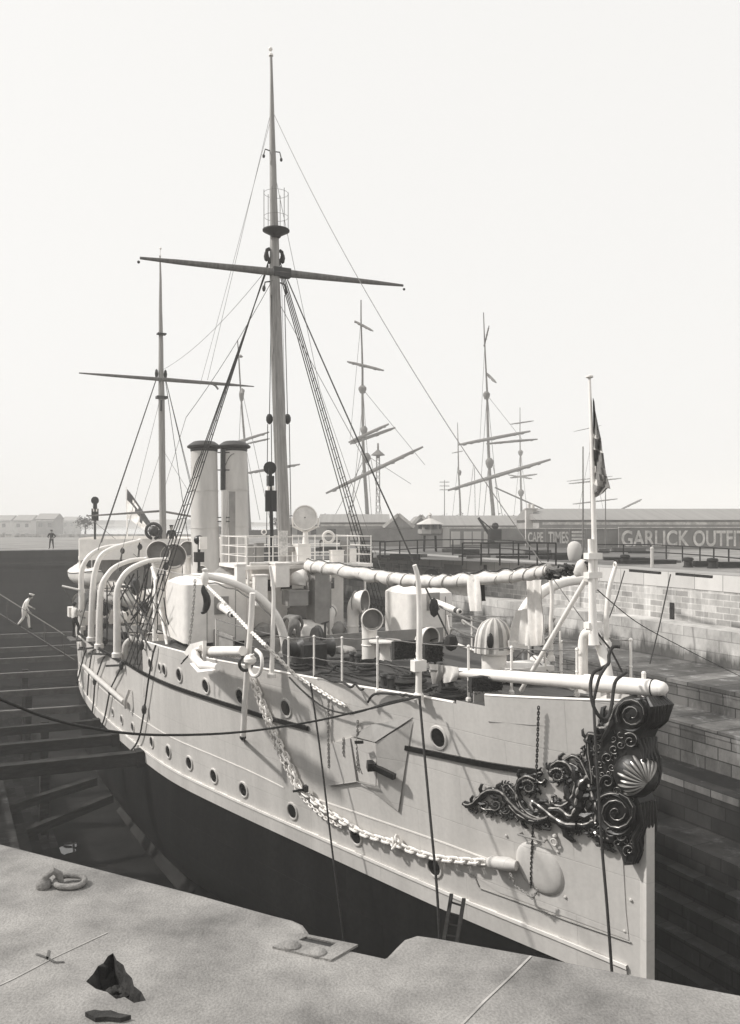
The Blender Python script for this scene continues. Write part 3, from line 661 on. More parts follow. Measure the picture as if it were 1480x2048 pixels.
bil.lathe(BIL(*q6(1225,165), .1), (-.35,1,0), [(.05,.16),(.07,.11),(.22,.1),(.28,.13),(.31,.08),(.33,0),(.33,-.2)], 24)
rnd = random.Random(5)
for k in range(46):
    x = 1000+rnd.random()*290; y = rnd.choice([rnd.uniform(250,480), rnd.uniform(620,760), rnd.uniform(930,1080), rnd.uniform(60,300)])
    inside = 1000+max(0,(300-y)*.3) < x < 1270
    if inside and k < 40: bil.ball(BIL(*q6(x, y), .18), rnd.uniform(.02,.05), 8, (1,.8,1.1)); 
bc = T(*q6(1250,562), .14); bil.ball(bc, .40, 24, (1,1,1.05))
fh = P('figurehead', bil, 'carved'); SUB('gilding', g2, 'gold', fh)
hubd = Vector((-.86,.28,-.12)).normalized(); e1 = Vector((.25,.75,0)); e1 = (e1-hubd*e1.dot(hubd)).normalized(); e2 = hubd.cross(e1); 
if e2.z < 0: e2 = -e2
sh = MB()
for k in range(13):
    an = R(-52+k*15.5); tdir = e1*math.cos(an)+e2*math.sin(an); ln_ = R(64 if k % 2 else 76)
    P_ = [bc+(hubd*math.cos(ln_*i/7)+tdir*math.sin(ln_*i/7))*(.41+.01*(i > 0)) for i in range(8)]
    sh.tube(P_, [.006,.012,.018,.024,.029,.032,.03,.014], 6)
sh.ball(bc+hubd*.38, .035, 8); SUB('shell_ornament', sh, 'brass', fh)

# ------------------------------------------------------------------ forecastle
def upz(y_top, Yv): return EYE-(y_top-CY)*Yv/FPX
def Yof(y, z): return (EYE-z)*FPX/(y-CY)
def post(bx, by, zb, ty, tx=None):
    p = Z(bx, by, zb); Yv = Yof(by, zb); zt = upz(ty, Yv); tp = Vector((p.x, p.y, zt)); return p, tp
stb = [(577,1351,-1.78,1276),(628,1360,-1.75,1273),(684,1371,-1.68,1276),(755,1382,-1.62,1275),(937,1398,-1.5,1293),(1023,1384,-1.28,1295),(1154,1388,-1.05,1299)]
tops = []
for bx, by, zb, ty in stb:
    p, tp = post(bx, by, zb, ty); b = MB(); b.tube([p-Vector((0,0,.06)), tp], .028, 8); b.ball(tp, .042, 8); b.ball(p.lerp(tp,.5), .038, 8); b.lathe(p, (0,0,1), [(.06,-.04),(.06,.02),(.03,.05)], 8); P('stanchion', b, 'white'); tops.append((p, tp))
def railrun(tops, fr, r=.012, m='wire', sag=.04, name='guard_rail'):
    b = MB(); pts = []
    for (p0, t0), (p1, t1) in zip(tops, tops[1:]):
        a, c_ = p0.lerp(t0, fr), p1.lerp(t1, fr)
        for i in range(5): u = i/5; pts.append(a.lerp(c_, u)-Vector((0,0,sag*4*u*(1-u))))
    pts.append(tops[-1][0].lerp(tops[-1][1], fr)); b.tube(pts, r, 5); return P(name, b, m)
aftp, aftt = post(432, 1300, -1.9, 1238); b = MB(); b.tube([aftp, aftt], .028, 8); P('stanchion', b, 'white')
railrun([(aftp, aftt)]+tops, 1.0, .014); railrun([(aftp, aftt)]+tops, .52, .011)
prt = []
for s_ in (1.0,2.4,4.4,6.6,8.8,11,13.2): 
    z0 = ztop(s_); p = Vector((s_, -side(s_, z0)+.06, z0)); tp = p+Vector((0,0,1.05)); b = MB(); b.tube([p, tp], .026, 8); b.ball(tp, .04, 8); b.ball(p.lerp(tp,.5), .036, 8); P('stanchion', b, 'white'); prt.append((p, tp))
railrun(prt, 1, .013); railrun(prt, .5, .011)
for x, y in ((1121,1267),):
    pass
# awning stanchions (tall white posts)
def tall(pts, r0, r1, pl, v, ring=False, name='awning_stanchion', m='white'):
    P_ = [(T if pl == 't' else S)(x, y, v) for x, y in resample(pts, 4)]; b = MB(); b.tube(P_, [r0, r1], 10)
    if ring: b.torus(P_[-1]+Vector((0,0,.06)), (0.3,1,0), .06, .02, 12, 6)
    b.lathe(P_[0], (0,0,1), [(r0*1.6,-.02),(r0*1.6,.08),(r0*1.1,.12)], 10); return P(name, b, m)
pA = Z(543,1354,-1.78); tall([(543,1354),(546,1250),(547,1180),(540,1132)], .07, .04, 's', pA.x)
pB = Z(837,1396,-1.55); tall([(837,1396),(838,1320),(839,1230),(836,1160),(829,1130)], .075, .05, 's', pB.x)
b = MB(); p, _ = post(837,1338,-.9,1300); b.box(S(837,1331,pB.x), (.2,.3,.24)); P('stanchion_socket', b, 'white')
pC = Z(1214,1292,-1.1); tall([(1214,1292),(1213,1240),(1218,1180),(1230,1136)], .06, .045, 's', S(1214,1292,2.2).x if True else 2, True)
tall([(1102,1320),(1102,1250),(1104,1190),(1098,1140)], .06, .04, 's', 4.6)
# boom slung against the hull at the anchor bed
ps = HULL(486,1476); tt_ = side(ps.x, -1.75)+.16; b = MB(); P_ = [T(x, y, tt_) for x, y in [(486,1474),(490,1400),(497,1310),(503,1230),(505,1186)]]; b.tube(P_, [.085,.08], 10); so_ = P('swinging_post', b, 'white')
b = MB(); b.ball(P_[0], .095, 10); b.tube([P_[0], on(486,1480,.0)], .05, 8); SUB('post_foot', b, 'black', so_)
# long spar along the deck to over the stem
b = MB(); a, c_ = T(862,1341,1.5), T(1322,1377,-.05); d = c_-a; b.tube([a, a+d*.12, a+d*.45, a+d*.72, a+d*.722, a+d*.985, c_], [.06,.11,.125,.14,.165,.15,.13], 18); b.ball(c_, .13, 14)
sp = P('warping_boom', b, 'white')
b = MB(); pg_ = a+d*.94; b.tube([pg_+Vector((0,0,.1)), pg_+Vector((0,0,.24))], .04, 8); b.ball(pg_+Vector((0,0,.25)), .045, 8); SUB('thumb_cleat', b, 'white', sp)
b = MB(); e_ = a+d*.975; b.torus(e_, d, .155, .012, 18, 6); SUB('iron_band', b, 'iron', sp)
b = MB(); f_ = a+d*.925; b.torus(f_-Vector((0,0,.22)), (1,.3,0), .06, .02, 12, 6); b.tube([f_-Vector((0,0,.1)), f_-Vector((0,0,.2))], .03, 6); SUB('boom_shackle', b, 'white', sp)
for u in (.30,.80):
    p = a+d*u; b = MB(); b.bar((p.x,p.y,ztop(max(p.x,.2))-.3), p, .1, .16); P('boom_crutch', b, 'white')
# jackstaff with its forked iron
def tp_(pts, t, r, m, name, n=10): b = MB(); b.tube([T(x, y, t) for x, y in pts], r, n); return P(name, b, m)
jk = tp_([(1191,1180),(1188,1060),(1184,900),(1179,757)], 0, [.06,.05,.04,.026], 'white', 'jackstaff')
b = MB(); tk = T(1179,755,0); b.lathe(tk, (0,0,1), [(.03,-.02),(.075,0),(.075,.03),(0,.06)], 12); SUB('truck', b, 'white', jk)
tp_([(1181,1078),(1183,1150),(1186,1260),(1188,1290)], .10, [.055,.06,.09,.11], 'white', 'jackstaff_heel', 12)
b = MB()
b.tube([T(x, y, .1) for x, y in resample([(1188,1262),(1172,1268),(1166,1290),(1166,1352)], 4)], .1, 12)
b.tube([T(x, y, -.1) for x, y in resample([(1188,1262),(1200,1290),(1212,1330),(1217,1356)], 4)], .1, 12); P('forked_bracket', b, 'white')
for y in (1112,1150,1250):
    b = MB(); b.box(T(1186,y,.05), (.16,.34,.12)); P('clamp', b, 'white')
b = MB(); b.tube([T(1171,1160,.1), Z(1042,1381,-1.3)], .05, 10); P('diagonal_strut', b, 'white')
b = MB(); b.tube([T(1192,1262,0), T(1222,1300,-.2), T(1245,1345,-.3)], .02, 6); P('stay', b, 'rope')
# anchor davits (thick curved crane arms)
def davit(pts, r0, r1, sv, name='davit', m='white', k=5, n=12):
    P_ = [S(x, y, sv) for x, y in resample(pts, k)]; b = MB(); b.tube(P_, [r0, r1], n); b.ball(P_[-1], r1*1.25, 10)
    b.lathe(P_[0], (0,0,1), [(r0*1.35,-.05),(r0*1.35,.12),(r0,.16)], 14); return P(name, b, m), P_
dv = Z(570,1312,-1.75); dA, dp = davit([(570,1312),(568,1275),(552,1232),(520,1196),(480,1172),(440,1158),(410,1152)], .15, .085, dv.x, 'anchor_davit')
b = MB(); P_ = [p+Vector((0,.05,-.16)) for p in dp]; b.tube([P_[i]+Vector((0,0,.03*math.sin(i*1.3))) for i in range(len(P_))], .022, 6); SUB('bull_rope', b, 'hemp', dA)
hd = dp[-1]; b = MB(); b.lathe(hd+Vector((0,0,-.1)), (0,0,1), [(.05,-.2),(.09,-.1),(.11,0),(.13,.1),(.07,.22),(.1,.3),(0,.34)], 12); SUB('davit_head', b, 'white', dA)
b = MB(); g_ = [S(x, y, dv.x) for x, y in resample([(408,1168),(407,1180),(413,1194),(414,1208),(409,1222),(402,1226)], 4)]; b.tube(g_, [.03,.04,.07,.08,.1,.11,.115,.115,.115,.11,.1,.09,.08,.07,.06,.05,.05,.04,.04,.03,.03][:len(g_)] if False else [.03+.085*math.sin(math.pi*i/(len(g_)-1)) for i in range(len(g_))], 10); SUB('cat_block', b, 'black', dA)
dv2 = S(1040,1300,5.6); dB, dp2 = davit([(1034,1292),(1038,1250),(1058,1208),(1090,1180),(1130,1164),(1172,1159)], .17, .11, 5.0, 'anchor_davit')
def tchain(pts, t0, t1, L_, r_, m, name='chain'):
    pp = resample(pts, 4); n = len(pp); return chain([T(x, y, t0+(t1-t0)*i/(n-1)) for i, (x, y) in enumerate(pp)], L_, r_, m, name)
chain([T(408,1166,3.9), T(442,1199,4.0), T(491,1252,4.05), T(530,1290,4.1)]+[on(x, y, .1) for x, y in [(596,1348),(621,1364),(650,1382),(677,1399),(698,1410)]], .14, .022, 'white', 'cat_chain')
tchain([(390,1160),(386,1220),(378,1292)], 4.6, 4.9, .12, .016, 'hemp', 'chain_fall')
# the bower anchor lying at the deck edge
an = MB(); A0 = T(486,1302,4.35); A1 = T(404,1303,4.75); an.tube([A0, A1], [.13,.15], 10)
cr = A1; up_ = T(392,1284,4.9); dn_ = T(402,1332,5.3)
an.tube([T(404,1296,4.9), T(392,1305,5.0), T(390,1318,5.15), T(405,1332,5.3), T(436,1334,5.2)], [.1,.13,.13,.12,.09], 10)
an.prism([T(374,1306,4.8), T(386,1288,4.8), T(413,1281,4.8), T(413,1326,4.8), T(397,1325,4.8)], (0,.1,.0))
an.prism([T(388,1326,5.25), T(416,1322,5.1), T(438,1330,5.05), T(436,1340,5.2), T(404,1344,5.3)], (0,.12,.0))
anc = P('bower_anchor', an, 'white')
b = MB(); b.torus(T(492,1326,4.25), (1,.2,0), .2, .045, 16, 8); SUB('anchor_ring', b, 'iron', anc)
b = MB(); rp_ = [(512,1300),(522,1310),(524,1330),(518,1348),(507,1352),(500,1340),(498,1322)]; b.tube([T(x, y, 4.2) for x, y in resample(rp_,3)], .05, 8); b.ball(T(500,1320,4.25), .17, 10, (1,1,.8)); SUB('anchor_shackle', b, 'white', anc)
tchain([(420,1314),(450,1310),(480,1316),(510,1308)], 4.6, 4.2, .13, .02, 'white', 'lashing_chain')
b = MB(); b.tube([T(398,1290,4.7), T(366,1322,5.0)], .02, 6); b.tube([T(388,1300,4.7), T(362,1328,5.0)], .02, 6); P('anchor_lashing', b, 'rope')
# gun shields
def gun(c0, z0, sx_, sy_, hh, mp, label, brl, nm='gun'):
    g = MB(); x0, x1 = -sx_/2, sx_/2; y0, y1 = -sy_/2, sy_/2
    def V(a, b_, c_): return Vector((c0[0]+a, c0[1]+b_, z0+c_))
    rd = .28; out_ = []
    for cx_, cy_, a0 in ((x0+rd,y0+rd,180),(x1-.02,y0+.02,270),(x1-.02,y1-.02,0),(x0+rd,y1-rd,90)):
        r_ = rd if cx_ < 0 else .02
        out_ += [(cx_+r_*math.cos(R(a0+k*22.5)), cy_+r_*math.sin(R(a0+k*22.5))) for k in range(5)]
    rows = [[V(x, y, h) for x, y in out_]+[V(*out_[0], h)] for h in (0, hh*.5, hh)]
    rows += [[V(x*f+ox, y*f, hh+dz) for x, y in out_]+[V(out_[0][0]*f+ox, out_[0][1]*f, hh+dz)] for f, dz, ox in ((1.0,.02,0),(.8,.16,.05),(.4,.3,.08),(.02,.34,.1))]
    g.grid(rows); root = P(nm, g, 'white', label, ang=42)
    b = MB(); b.tube([V(x0+.3,.0,1.25), V(x0-.2,.05,1.22), V(x0-brl*.6,.12,1.16), V(x0-brl,.2,1.1)], [.14,.14,.11,.085], 16); b.lathe(V(x0-brl,.2,1.1), (-1,.1,-.06), [(.085,0),(.1,.02),(.1,.1),(.07,.12),(.05,.12)], 16); SUB('barrel', b, 'white', root)
    b = MB(); b.lathe(V(x0-brl,.2,1.1), (-1,.1,-.06), [(.055,.122),(.0,.1225)], 16); b.lathe(V(x0-brl*.92,.19,1.11), (-1,.1,-.06), [(.095,0),(.105,.005),(.105,.2),(.09,.21)], 16); SUB('muzzle', b, 'iron', root)
    b = MB(); b.box(V(x0-.02,0,1.25), (.04,.5,.6)); SUB('gun_port', b, 'grey', root)
    b = MB()
    for y_ in (-.5,.5): b.tube([V(x0-.015, y_, .05), V(x0-.015, y_, hh-.1)], .012, 5)
    SUB('plate_joint', b, 'grey', root)
    b = MB(); b.lathe(V(0,0,-.25), (0,0,1), [(.8,0),(.8,.2),(.7,.26)], 24); SUB('gun_mounting', b, 'grey', root); return root
gun((17.7,2.95), -1.72, 2.5, 2.5, 1.95, None, 'starboard gun in white box shield', 1.75)
gun((14.2,-3.55), -1.6, 1.8, 1.8, 1.5, None, 'port gun in white box shield', 1.9)
# ventilator cowls
def cowl(base, zm, r, Rm, face, m='white', label=None):
    base = Vector(base); f = Vector(face).normalized(); b = MB(); hgt = zm-base.z; bend = Rm*1.1
    pts = [base, base+Vector((0,0,hgt-bend*1.2))]; rad = [r, r]
    for k in range(1, 7):
        a = R(15*k); pts.append(base+Vector((0,0,hgt-bend*1.2))+Vector((0,0,math.sin(a)*bend*1.2))-f*0+f*(1-math.cos(a))*bend*.75); rad.append(r+(Rm-r)*(k/6)**1.2)
    pts.append(pts[-1]+f*.12); rad.append(Rm*1.02); b.tube(pts, rad, 24, caps=False)
    b.torus(pts[-1], f, Rm*1.03, .02, 26, 6); b.torus(base+Vector((0,0,hgt*.35)), (0,0,1), r*1.03, .018, 20, 5)
    o = P('ventilator_cowl', b, m, label, ang=60)
    g = MB(); g.tube([pts[-1]-f*.01]+[p for p in pts[:-1][::-1]], [x*.965 for x in rad[::-1]], 24, caps=False); g.lathe(pts[-1]-f*Rm*.9, f, [(Rm*.97,0),(0,-.03)], 20); SUB('cowl_inside', g, 'grey', o); return o
p = Z(739,1318,-1.6); cowl(p, upz(1237, Yof(1318,-1.6)), .22, .30, (-1,.25,0))
p = Z(706,1278,-1.72); cowl(p, upz(1203, Yof(1278,-1.72)), .20, .40, (-.9,-.75,0))
p = Z(658,1278,-1.72); cowl(p, upz(1226, Yof(1278,-1.72)), .17, .27, (1,-.5,0))
p = Z(843,1335,-1.56); cowl(p, upz(1275, Yof(1335,-1.56)), .2, .30, (-1,-.2,0))
for x, y, Rm, t in ((318,1104,.46,3.3),(348,1112,.52,2.6),(376,1098,.36,1.4),(404,1140,.2,1.5)):
    p = T(x, y, t); cowl((p.x, p.y, -1.9), p.z, Rm*.62, Rm, (-1,.3,0))
# ------------------------------------------------------------------ bridge
bz = .85
b = MB(); b.box((17.8,-.3,bz-.06), (3.1,4.9,.12)); br_ = P('bridge_deck', b, 'white')
b = MB(); b.box((18.3,-.2,-.55), (2.2,3.6,2.5)); dh = P('deckhouse', b, 'white')
for t_ in (-1.4,-.6,.3,1.1):
    b = MB(); b.box((17.19,t_,.1), (.03,.42,.4)); SUB('window', b, 'glass', dh)
b = MB(); b.box((17.19,-.2,-.95), (.04,.7,1.6)); SUB('door', b, 'grey', dh)
b = MB(); b.box((18.2,1.61,.0), (.8,.03,.5)); SUB('window', b, 'glass', dh)
rl = MB(); cs = [(16.3,2.1),(16.3,-2.7),(19.3,-2.7),(19.3,2.1)]
bt = []
for i in range(4):
    a = cs[i]; c_ = cs[(i+1) % 4]; n = 5 if i % 2 == 0 else 3
    for k in range(n): u = k/n; p = Vector((a[0]+(c_[0]-a[0])*u, a[1]+(c_[1]-a[1])*u, bz)); bt.append(p)
for p in bt: b = MB(); b.tube([p, p+Vector((0,0,1))], .02, 6); b.ball(p+Vector((0,0,1)), .03, 6); P('bridge_stanchion', b, 'white')
for h in (1.0,.66,.33): b = MB(); b.tube([p+Vector((0,0,h)) for p in bt], .014, 5, closed=True); P('bridge_rail', b, 'white')
for s_, t_ in ((16.4,2),(16.4,-2.5),(16.4,-.3)):
    b = MB(); b.tube([(s_,t_,-1.8), (s_,t_,bz-.1)], .045, 8); P('bridge_pillar', b, 'white')
b = MB(); p = S(566,1086,16.25); b.box(p, (.04,.34,.86)); P('chart_board', b, 'lettering')
# searchlight
sl = S(611,1036,16.9); f = Vector((-.86,.45,.06)).normalized(); b = MB(); b.lathe(sl-f*.35, f, [(.0,-.06),(.2,-.05),(.40,.0),(.42,.1),(.42,.5),(.45,.52),(.45,.6),(.42,.6),(.41,.56)], 30); lt = P('searchlight', b, 'white')
b = MB(); b.lathe(sl-f*.35, f, [(.41,.565),(.3,.59),(.03,.60)], 30); b.tube([sl+f*.24+Vector((0,0,-.41)), sl+f*.25, sl+f*.24+Vector((0,0,.41))], .006, 4); SUB('lens', b, 'canvas', lt)
b = MB(); b.lathe(sl+f*.245, f, [(.028,0),(.02,.02),(0,.022)], 8); SUB('lens_boss', b, 'black', lt)
b = MB(); sd_ = f.cross(Vector((0,0,1))).normalized(); b.tube([sl+sd_*.48, sl+sd_*.46+Vector((0,0,-.3)), sl+Vector((0,0,-.52)), sl-sd_*.46+Vector((0,0,-.3)), sl-sd_*.48], .035, 8); b.tube([sl+Vector((0,0,-.5)), Vector((sl.x, sl.y, bz))], [.09,.16], 12); SUB('yoke', b, 'white', lt)
for (x, y, w_, h_, m_, nm) in [(518,1095,.28,.75,'grey','signal_locker'),(500,1098,.2,.7,'grey','signal_locker'),(668,1106,.26,.45,'white','flag_locker'),(680,1106,.22,.45,'white','flag_locker'),(703,1106,.28,.5,'white','flag_locker'),(604,1100,.5,.7,'white','chart_table'),(690,1085,.34,.8,'grey','binnacle'),(578,1090,.3,.6,'grey','engine_telegraph')]:
    p = S(x, y, 17.2 if nm != 'chart_table' else 17); p.z = bz+h_/2; b = MB()
    if nm in ('binnacle','engine_telegraph'): b.lathe((p.x,p.y,bz), (0,0,1), [(.16,0),(.1,.1),(.1,h_*.7),(.2,h_*.8),(.19,h_),(.1,h_+.12),(0,h_+.16)], 16)
    else: b.box(p, (w_,w_,h_)); b.box(p+Vector((0,0,h_/2+.015)), (w_+.04,w_+.04,.03))
    P(nm, b, m_)
b = MB(); p = S(657,1074,17.0); b.torus(p, (1,-.3,0), .2, .05, 18, 8); P('lifebuoy', b, 'white')
b = MB(); p = S(528,1064,18.5); b.torus(p, (1,-.3,0), .09, .025, 14, 6); P('telegraph_wheel', b, 'white')
def semaphore(base, top, rr, t, label=None):
    P0, P1 = T(*base, t), T(*top, t); b = MB(); b.tube([P0, P1], .07, 8); o = P('semaphore_post', b, 'black')
    b = MB(); b.lathe(P1, (-.86,.5,0), [(0,-.04),(rr,-.03),(rr,.03),(0,.04)], 24); SUB('semaphore_disc', b, 'black', o)
    d = P0-P1; b = MB(); b.box(P1+d*.14, (.2,.22,.35)); b.box(P1+d*.36, (.06,.42,.75)); SUB('semaphore_arm', b, 'black', o)
    b = MB(); b.box(P1+d*.235, (.1,.26,.22)); SUB('semaphore_panel', b, 'white', o)
semaphore((545,1120),(540,936),.23,1.0)
# conning clutter below the bridge: canvas-covered lumps, lockers
def lump(name, c_, r_, sc, m, seed=0, n=18):
    rn = random.Random(seed); b = MB(); b.ball((0,0,0), 1, n, (1,1,1)); k1, k2, k3 = [rn.uniform(0,6) for _ in range(3)]
    vs = []
    for v in b.v:
        f_ = 1+.12*math.sin(3*v.x+k1+2*v.z)+.1*math.sin(4*v.y+k2)+.08*math.sin(7*v.z+k3+3*v.x)
        z_ = max(v.z, -.55); vs.append(Vector(c_)+Vector((v.x*sc[0], v.y*sc[1], z_*sc[2]))*f_*r_)
    b.v = vs; return P(name, b, m, ang=60)
lump('covered_gear', Z(607,1228,-1.0), .6, (1.2,1.0,.62), 'grey', 1); lump('covered_gear', Z(621,1262,-1.4), .62, (1.5,.9,.55), 'canvas', 2)
lump('covered_gear', S(598,1160,15.6), .42, (1,.7,.8), 'canvas', 3); lump('covered_gear', S(645,1158,15.8), .36, (1,.8,.9), 'canvas', 4)
b = MB(); b.box(Z(664,1268,-1.4)+Vector((1.2,0,.9)), (.8,.55,2.3)); P('ammunition_hoist', b, 'grey')
b = MB(); p = Z(770,1322,-1.6); b.lathe(p, (0,0,1), [(.2,0),(.16,.06),(.13,.5),(.14,.52)], 16); b.lathe(p+Vector((0,0,.55)), (0,0,1), [(.46,0),(.46,.04),(.1,.08)], 24); P('round_table_cover', b, 'canvas')
# breakwater across the forecastle
b = MB(); b.box((12.9,-.2,-1.45), (.05,7.0,.5)); P('breakwater', b, 'grey')
b = MB(); b.box((15.9,3.2,-1.55), (3.2,.05,.55)); P('breakwater', b, 'grey')
# furled awning on its ridge spar
b = MB(); rr = []; P_ = []
pp = resample([(618,1132),(660,1137),(740,1150),(800,1158),(860,1163),(920,1161),(1000,1155),(1060,1148),(1098,1140)], 6); n = len(pp)
for i, (x, y) in enumerate(pp):
    u = i/(n-1); P_.append(T(x, y, 0)+Vector((0,0,.02*math.sin(i*1.9)))); rr.append((.22-.10*u)*(1+.11*math.sin(i*1.7)+.06*math.sin(i*4.3)))
b.tube(P_, rr, 14); rf = P('furled_awning', b, 'canvas', ang=70)
b = MB(); pts = []
for i in range(0, 260):
    u = i/259*(n-1.001); j = int(u); p = P_[j].lerp(P_[j+1], u-j); r_ = rr[j]*1.02; a = i*.42; pts.append(p+Vector((0, math.cos(a)*r_, math.sin(a)*r_)))
b.tube(pts, .013, 4, caps=False); SUB('lashing', b, 'hemp', rf)
b = MB(); b.tube([p+Vector((0,.1,r_+.02)) for p, r_ in zip(P_, rr)], .016, 5); SUB('ridge_rope', b, 'rope', rf)
b = MB(); rn = random.Random(9)
for k in range(22):
    p = T(1090+k*4, 1148-k*.7, 0); b.tube([p+Vector((rn.uniform(-.2,.2), rn.uniform(-.12,.12), rn.uniform(-.12,.12))) for _ in range(5)], rn.uniform(.015,.035), 5)
P('rope_bundle', b, 'rope')
b = MB(); b.tube([T(1098,1142,0), T(1178,1128,0)], .07, 8); P('ridge_spar', b, 'spar')
lump('canvas_bundle', T(1166,1140,0), .17, (1,1,1.2), 'canvas', 8)

# ------------------------------------------------------------------ things lying or hanging on deck (each its own)
def cloth(name, pxs, plane, v, m, label, cat, group=None, folds=5, amp=.05, n=12):
    # pxs: left edge list and right edge list (top to bottom)
    L_, R_ = pxs; Lr, Rr = resample(L_, 4), resample(R_, 4); rows = []
    for i in range(min(len(Lr), len(Rr))):
        row = []
        for k in range(n+1):
            u = k/n; x = Lr[i][0]*(1-u)+Rr[i][0]*u; y = Lr[i][1]*(1-u)+Rr[i][1]*u; p = (T if plane == 't' else S)(x, y, v)
            o_ = amp*math.sin(u*folds*math.pi+i*.15)*(.4+.6*i/len(Lr)); p = p+(Vector((0,o_,0)) if plane == 't' else Vector((o_,0,0))); row.append(p)
        rows.append(row)
    dd = Vector((0,-.012,0)) if plane == 't' else Vector((.012,0,0))
    b = MB(); b.grid(rows); b.grid([[p+dd for p in r] for r in rows][::-1]); return sobj(name, b, M[m] if isinstance(m, str) else m, label, cat, group, ang=80)
cloth('hanging_trousers', ([(934,1152),(936,1185),(943,1222)],[(958,1152),(960,1185),(960,1222)]), 't', .15, 'cloth_white', 'white trousers hung over the furled awning', 'laundry', None, 3)
cloth('hanging_trousers', ([(955,1165),(956,1190),(960,1202)],[(968,1168),(968,1190),(968,1202)]), 't', -.2, 'cloth_dark', 'short dark garment hung over the furled awning behind the white trousers', 'laundry', None, 3)
cloth('hanging_cloth', ([(895,1163),(897,1180),(915,1190)],[(935,1163),(936,1182),(932,1192)]), 't', -.25, 'canvas', 'pale cloth bunched under the furled awning beside the gun shield', 'laundry', None, 3)
cloth('hammock_cloth', ([(1053,1160),(1056,1200),(1060,1250),(1066,1292)],[(1082,1160),(1084,1200),(1090,1245),(1088,1290)]), 't', -.5, 'cloth_white', 'long white cloth hanging from the spar at the bow', 'laundry', None, 4, .07)
cloth('hammock_cloth', ([(1032,1222),(1024,1250),(1022,1285)],[(1062,1215),(1066,1250),(1062,1292)]), 't', -.7, 'cloth_white', 'white cloth spread beside the long hanging one at the bow', 'laundry', None, 5, .07)
cloth('draped_jacket', ([(858,1328),(862,1345),(868,1368)],[(885,1330),(885,1345),(876,1366)]), 't', 1.62, 'canvas2', 'grey jacket draped over the inboard end of the white boom', 'jacket', None, 3)
cloth('draped_jacket', ([(882,1330),(886,1350),(890,1366)],[(915,1334),(916,1348),(908,1362)]), 't', 1.55, 'canvas', 'pale jacket draped over the white boom, next to the grey one', 'jacket', None, 3)
def mat_(x0, y0, x1, y1, s_, label):
    c_ = S((x0+x1)/2, (y0+y1)/2, s_); hx = abs(S(x1, y0, s_).y-S(x0, y0, s_).y); hz = abs(S(x0, y0, s_).z-S(x0, y1, s_).z); b = MB(); rn = random.Random(x0)
    N = 10; g = [[Vector((c_.x+rn.uniform(-.02,.02), c_.y+(u/N-.5)*hx, c_.z+(.5-v/N)*hz+rn.uniform(-.01,.01))) for u in range(N+1)] for v in range(N+1)]
    b.grid(g); b.grid([[p+Vector((.14,0,0)) for p in r] for r in g][::-1]); b.grid([g[0],[p+Vector((.14,0,0)) for p in g[0]]][::-1]); b.grid([[r[0] for r in g],[r[0]+Vector((.14,0,0)) for r in g]]); b.grid([[r[-1] for r in g],[r[-1]+Vector((.14,0,0)) for r in g]][::-1])
    for k in range(160):
        p = c_+Vector((-.01, rn.uniform(-.5,.5)*hx, rn.uniform(-.5,.5)*hz)); b.tube([p, p+Vector((-rn.uniform(.02,.05), rn.uniform(-.03,.03), rn.uniform(-.04,.01)))], .008, 3, caps=False)
    return sobj('coir_mat', b, M['coir'], label, 'mat', 'rough coir mats on the forecastle')
mat_(789,1282,832,1318,6.6,'rough coir mat hung behind the tall white post, left of it'); mat_(850,1286,886,1324,6.2,'rough coir mat hung just right of the tall white post'); mat_(944,1352,1005,1384,3.35,'rough coir mat on the rail under the white boom')
b = MB()
for k in range(5): y = 1384+k*4.5; b.bar(S(947,y+1,3.33), S(1003,y+2,3.33), .03, .045)
sobj('slatted_grating', b, M['grey'], 'slatted wooden grating below the coir mat under the white boom', 'grating')
# striped awning over a hose reel
def reel():
    c_ = T(988,1322,-.55); o = sthing('hose_reel_cover', 'striped canvas thrown over a hose reel on the bow deck', 'canvas cover', c_)
    b = MB(); N = 48; prof_ = [(.50,.22),(.49,.4),(.47,.6),(.42,.78),(.32,.93),(.17,1.02),(.02,1.05)]
    for k in range(N):
        b.cur = 1 if (k//2) % 2 else 0; rows = []
        for r_, h in prof_:
            row = []
            for kk in (k, k+1): a = 2*math.pi*kk/N; rr_ = r_*(1+.05*math.sin(kk*1.57)*(1.1-h)); row.append(c_+Vector((rr_*.8*math.cos(a), rr_*math.sin(a), h)))
            rows.append(row)
        b.grid(rows[::-1])
    part('striped_cloth', b, [M['canvas'], M['canvas2']], o, ang=70)
    b = MB(); b.lathe(c_, (0,0,1), [(.3,-.5),(.3,.15),(.42,.2),(.42,.3),(.2,.32)], 20); part('drum', b, M['white'], o)
    b = MB(); f_ = Vector((-.62,.62,0)); b.ball(c_+f_*.60+Vector((0,0,.55)), .2, 12, (.35,.45,1.0)); part('opening_shade', b, M['black'], o)  # solid black patch coloured as the shade inside the cover's slit
reel()
b = MB(); p0 = T(1000,1318,-.4); b.box(Z(1040,1334,-1.2), (1.0,1.3,.12)); b.box(Z(1040,1334,-1.2)+Vector((0,0,-.16)), (.9,1.15,.2)); P('hatch', b, 'white')
rn = random.Random(21)
def coil(name, c_, R0, turns, r_, m, label, flat=1, cat='rope'):
    b = MB(); pts = []; n = int(turns*14)
    for i in range(n): a = i/14*2*math.pi; rr_ = R0*(1-.5*(i/n))+rn.uniform(-.015,.015); pts.append(Vector(c_)+Vector((rr_*math.cos(a), rr_*math.sin(a), .03+.10*math.sin(i/n*9)*.3+i/n*.08)))
    b.tube(pts, r_, 6); return sobj(name, b, M[m], label, cat, 'ropes lying on the forecastle')
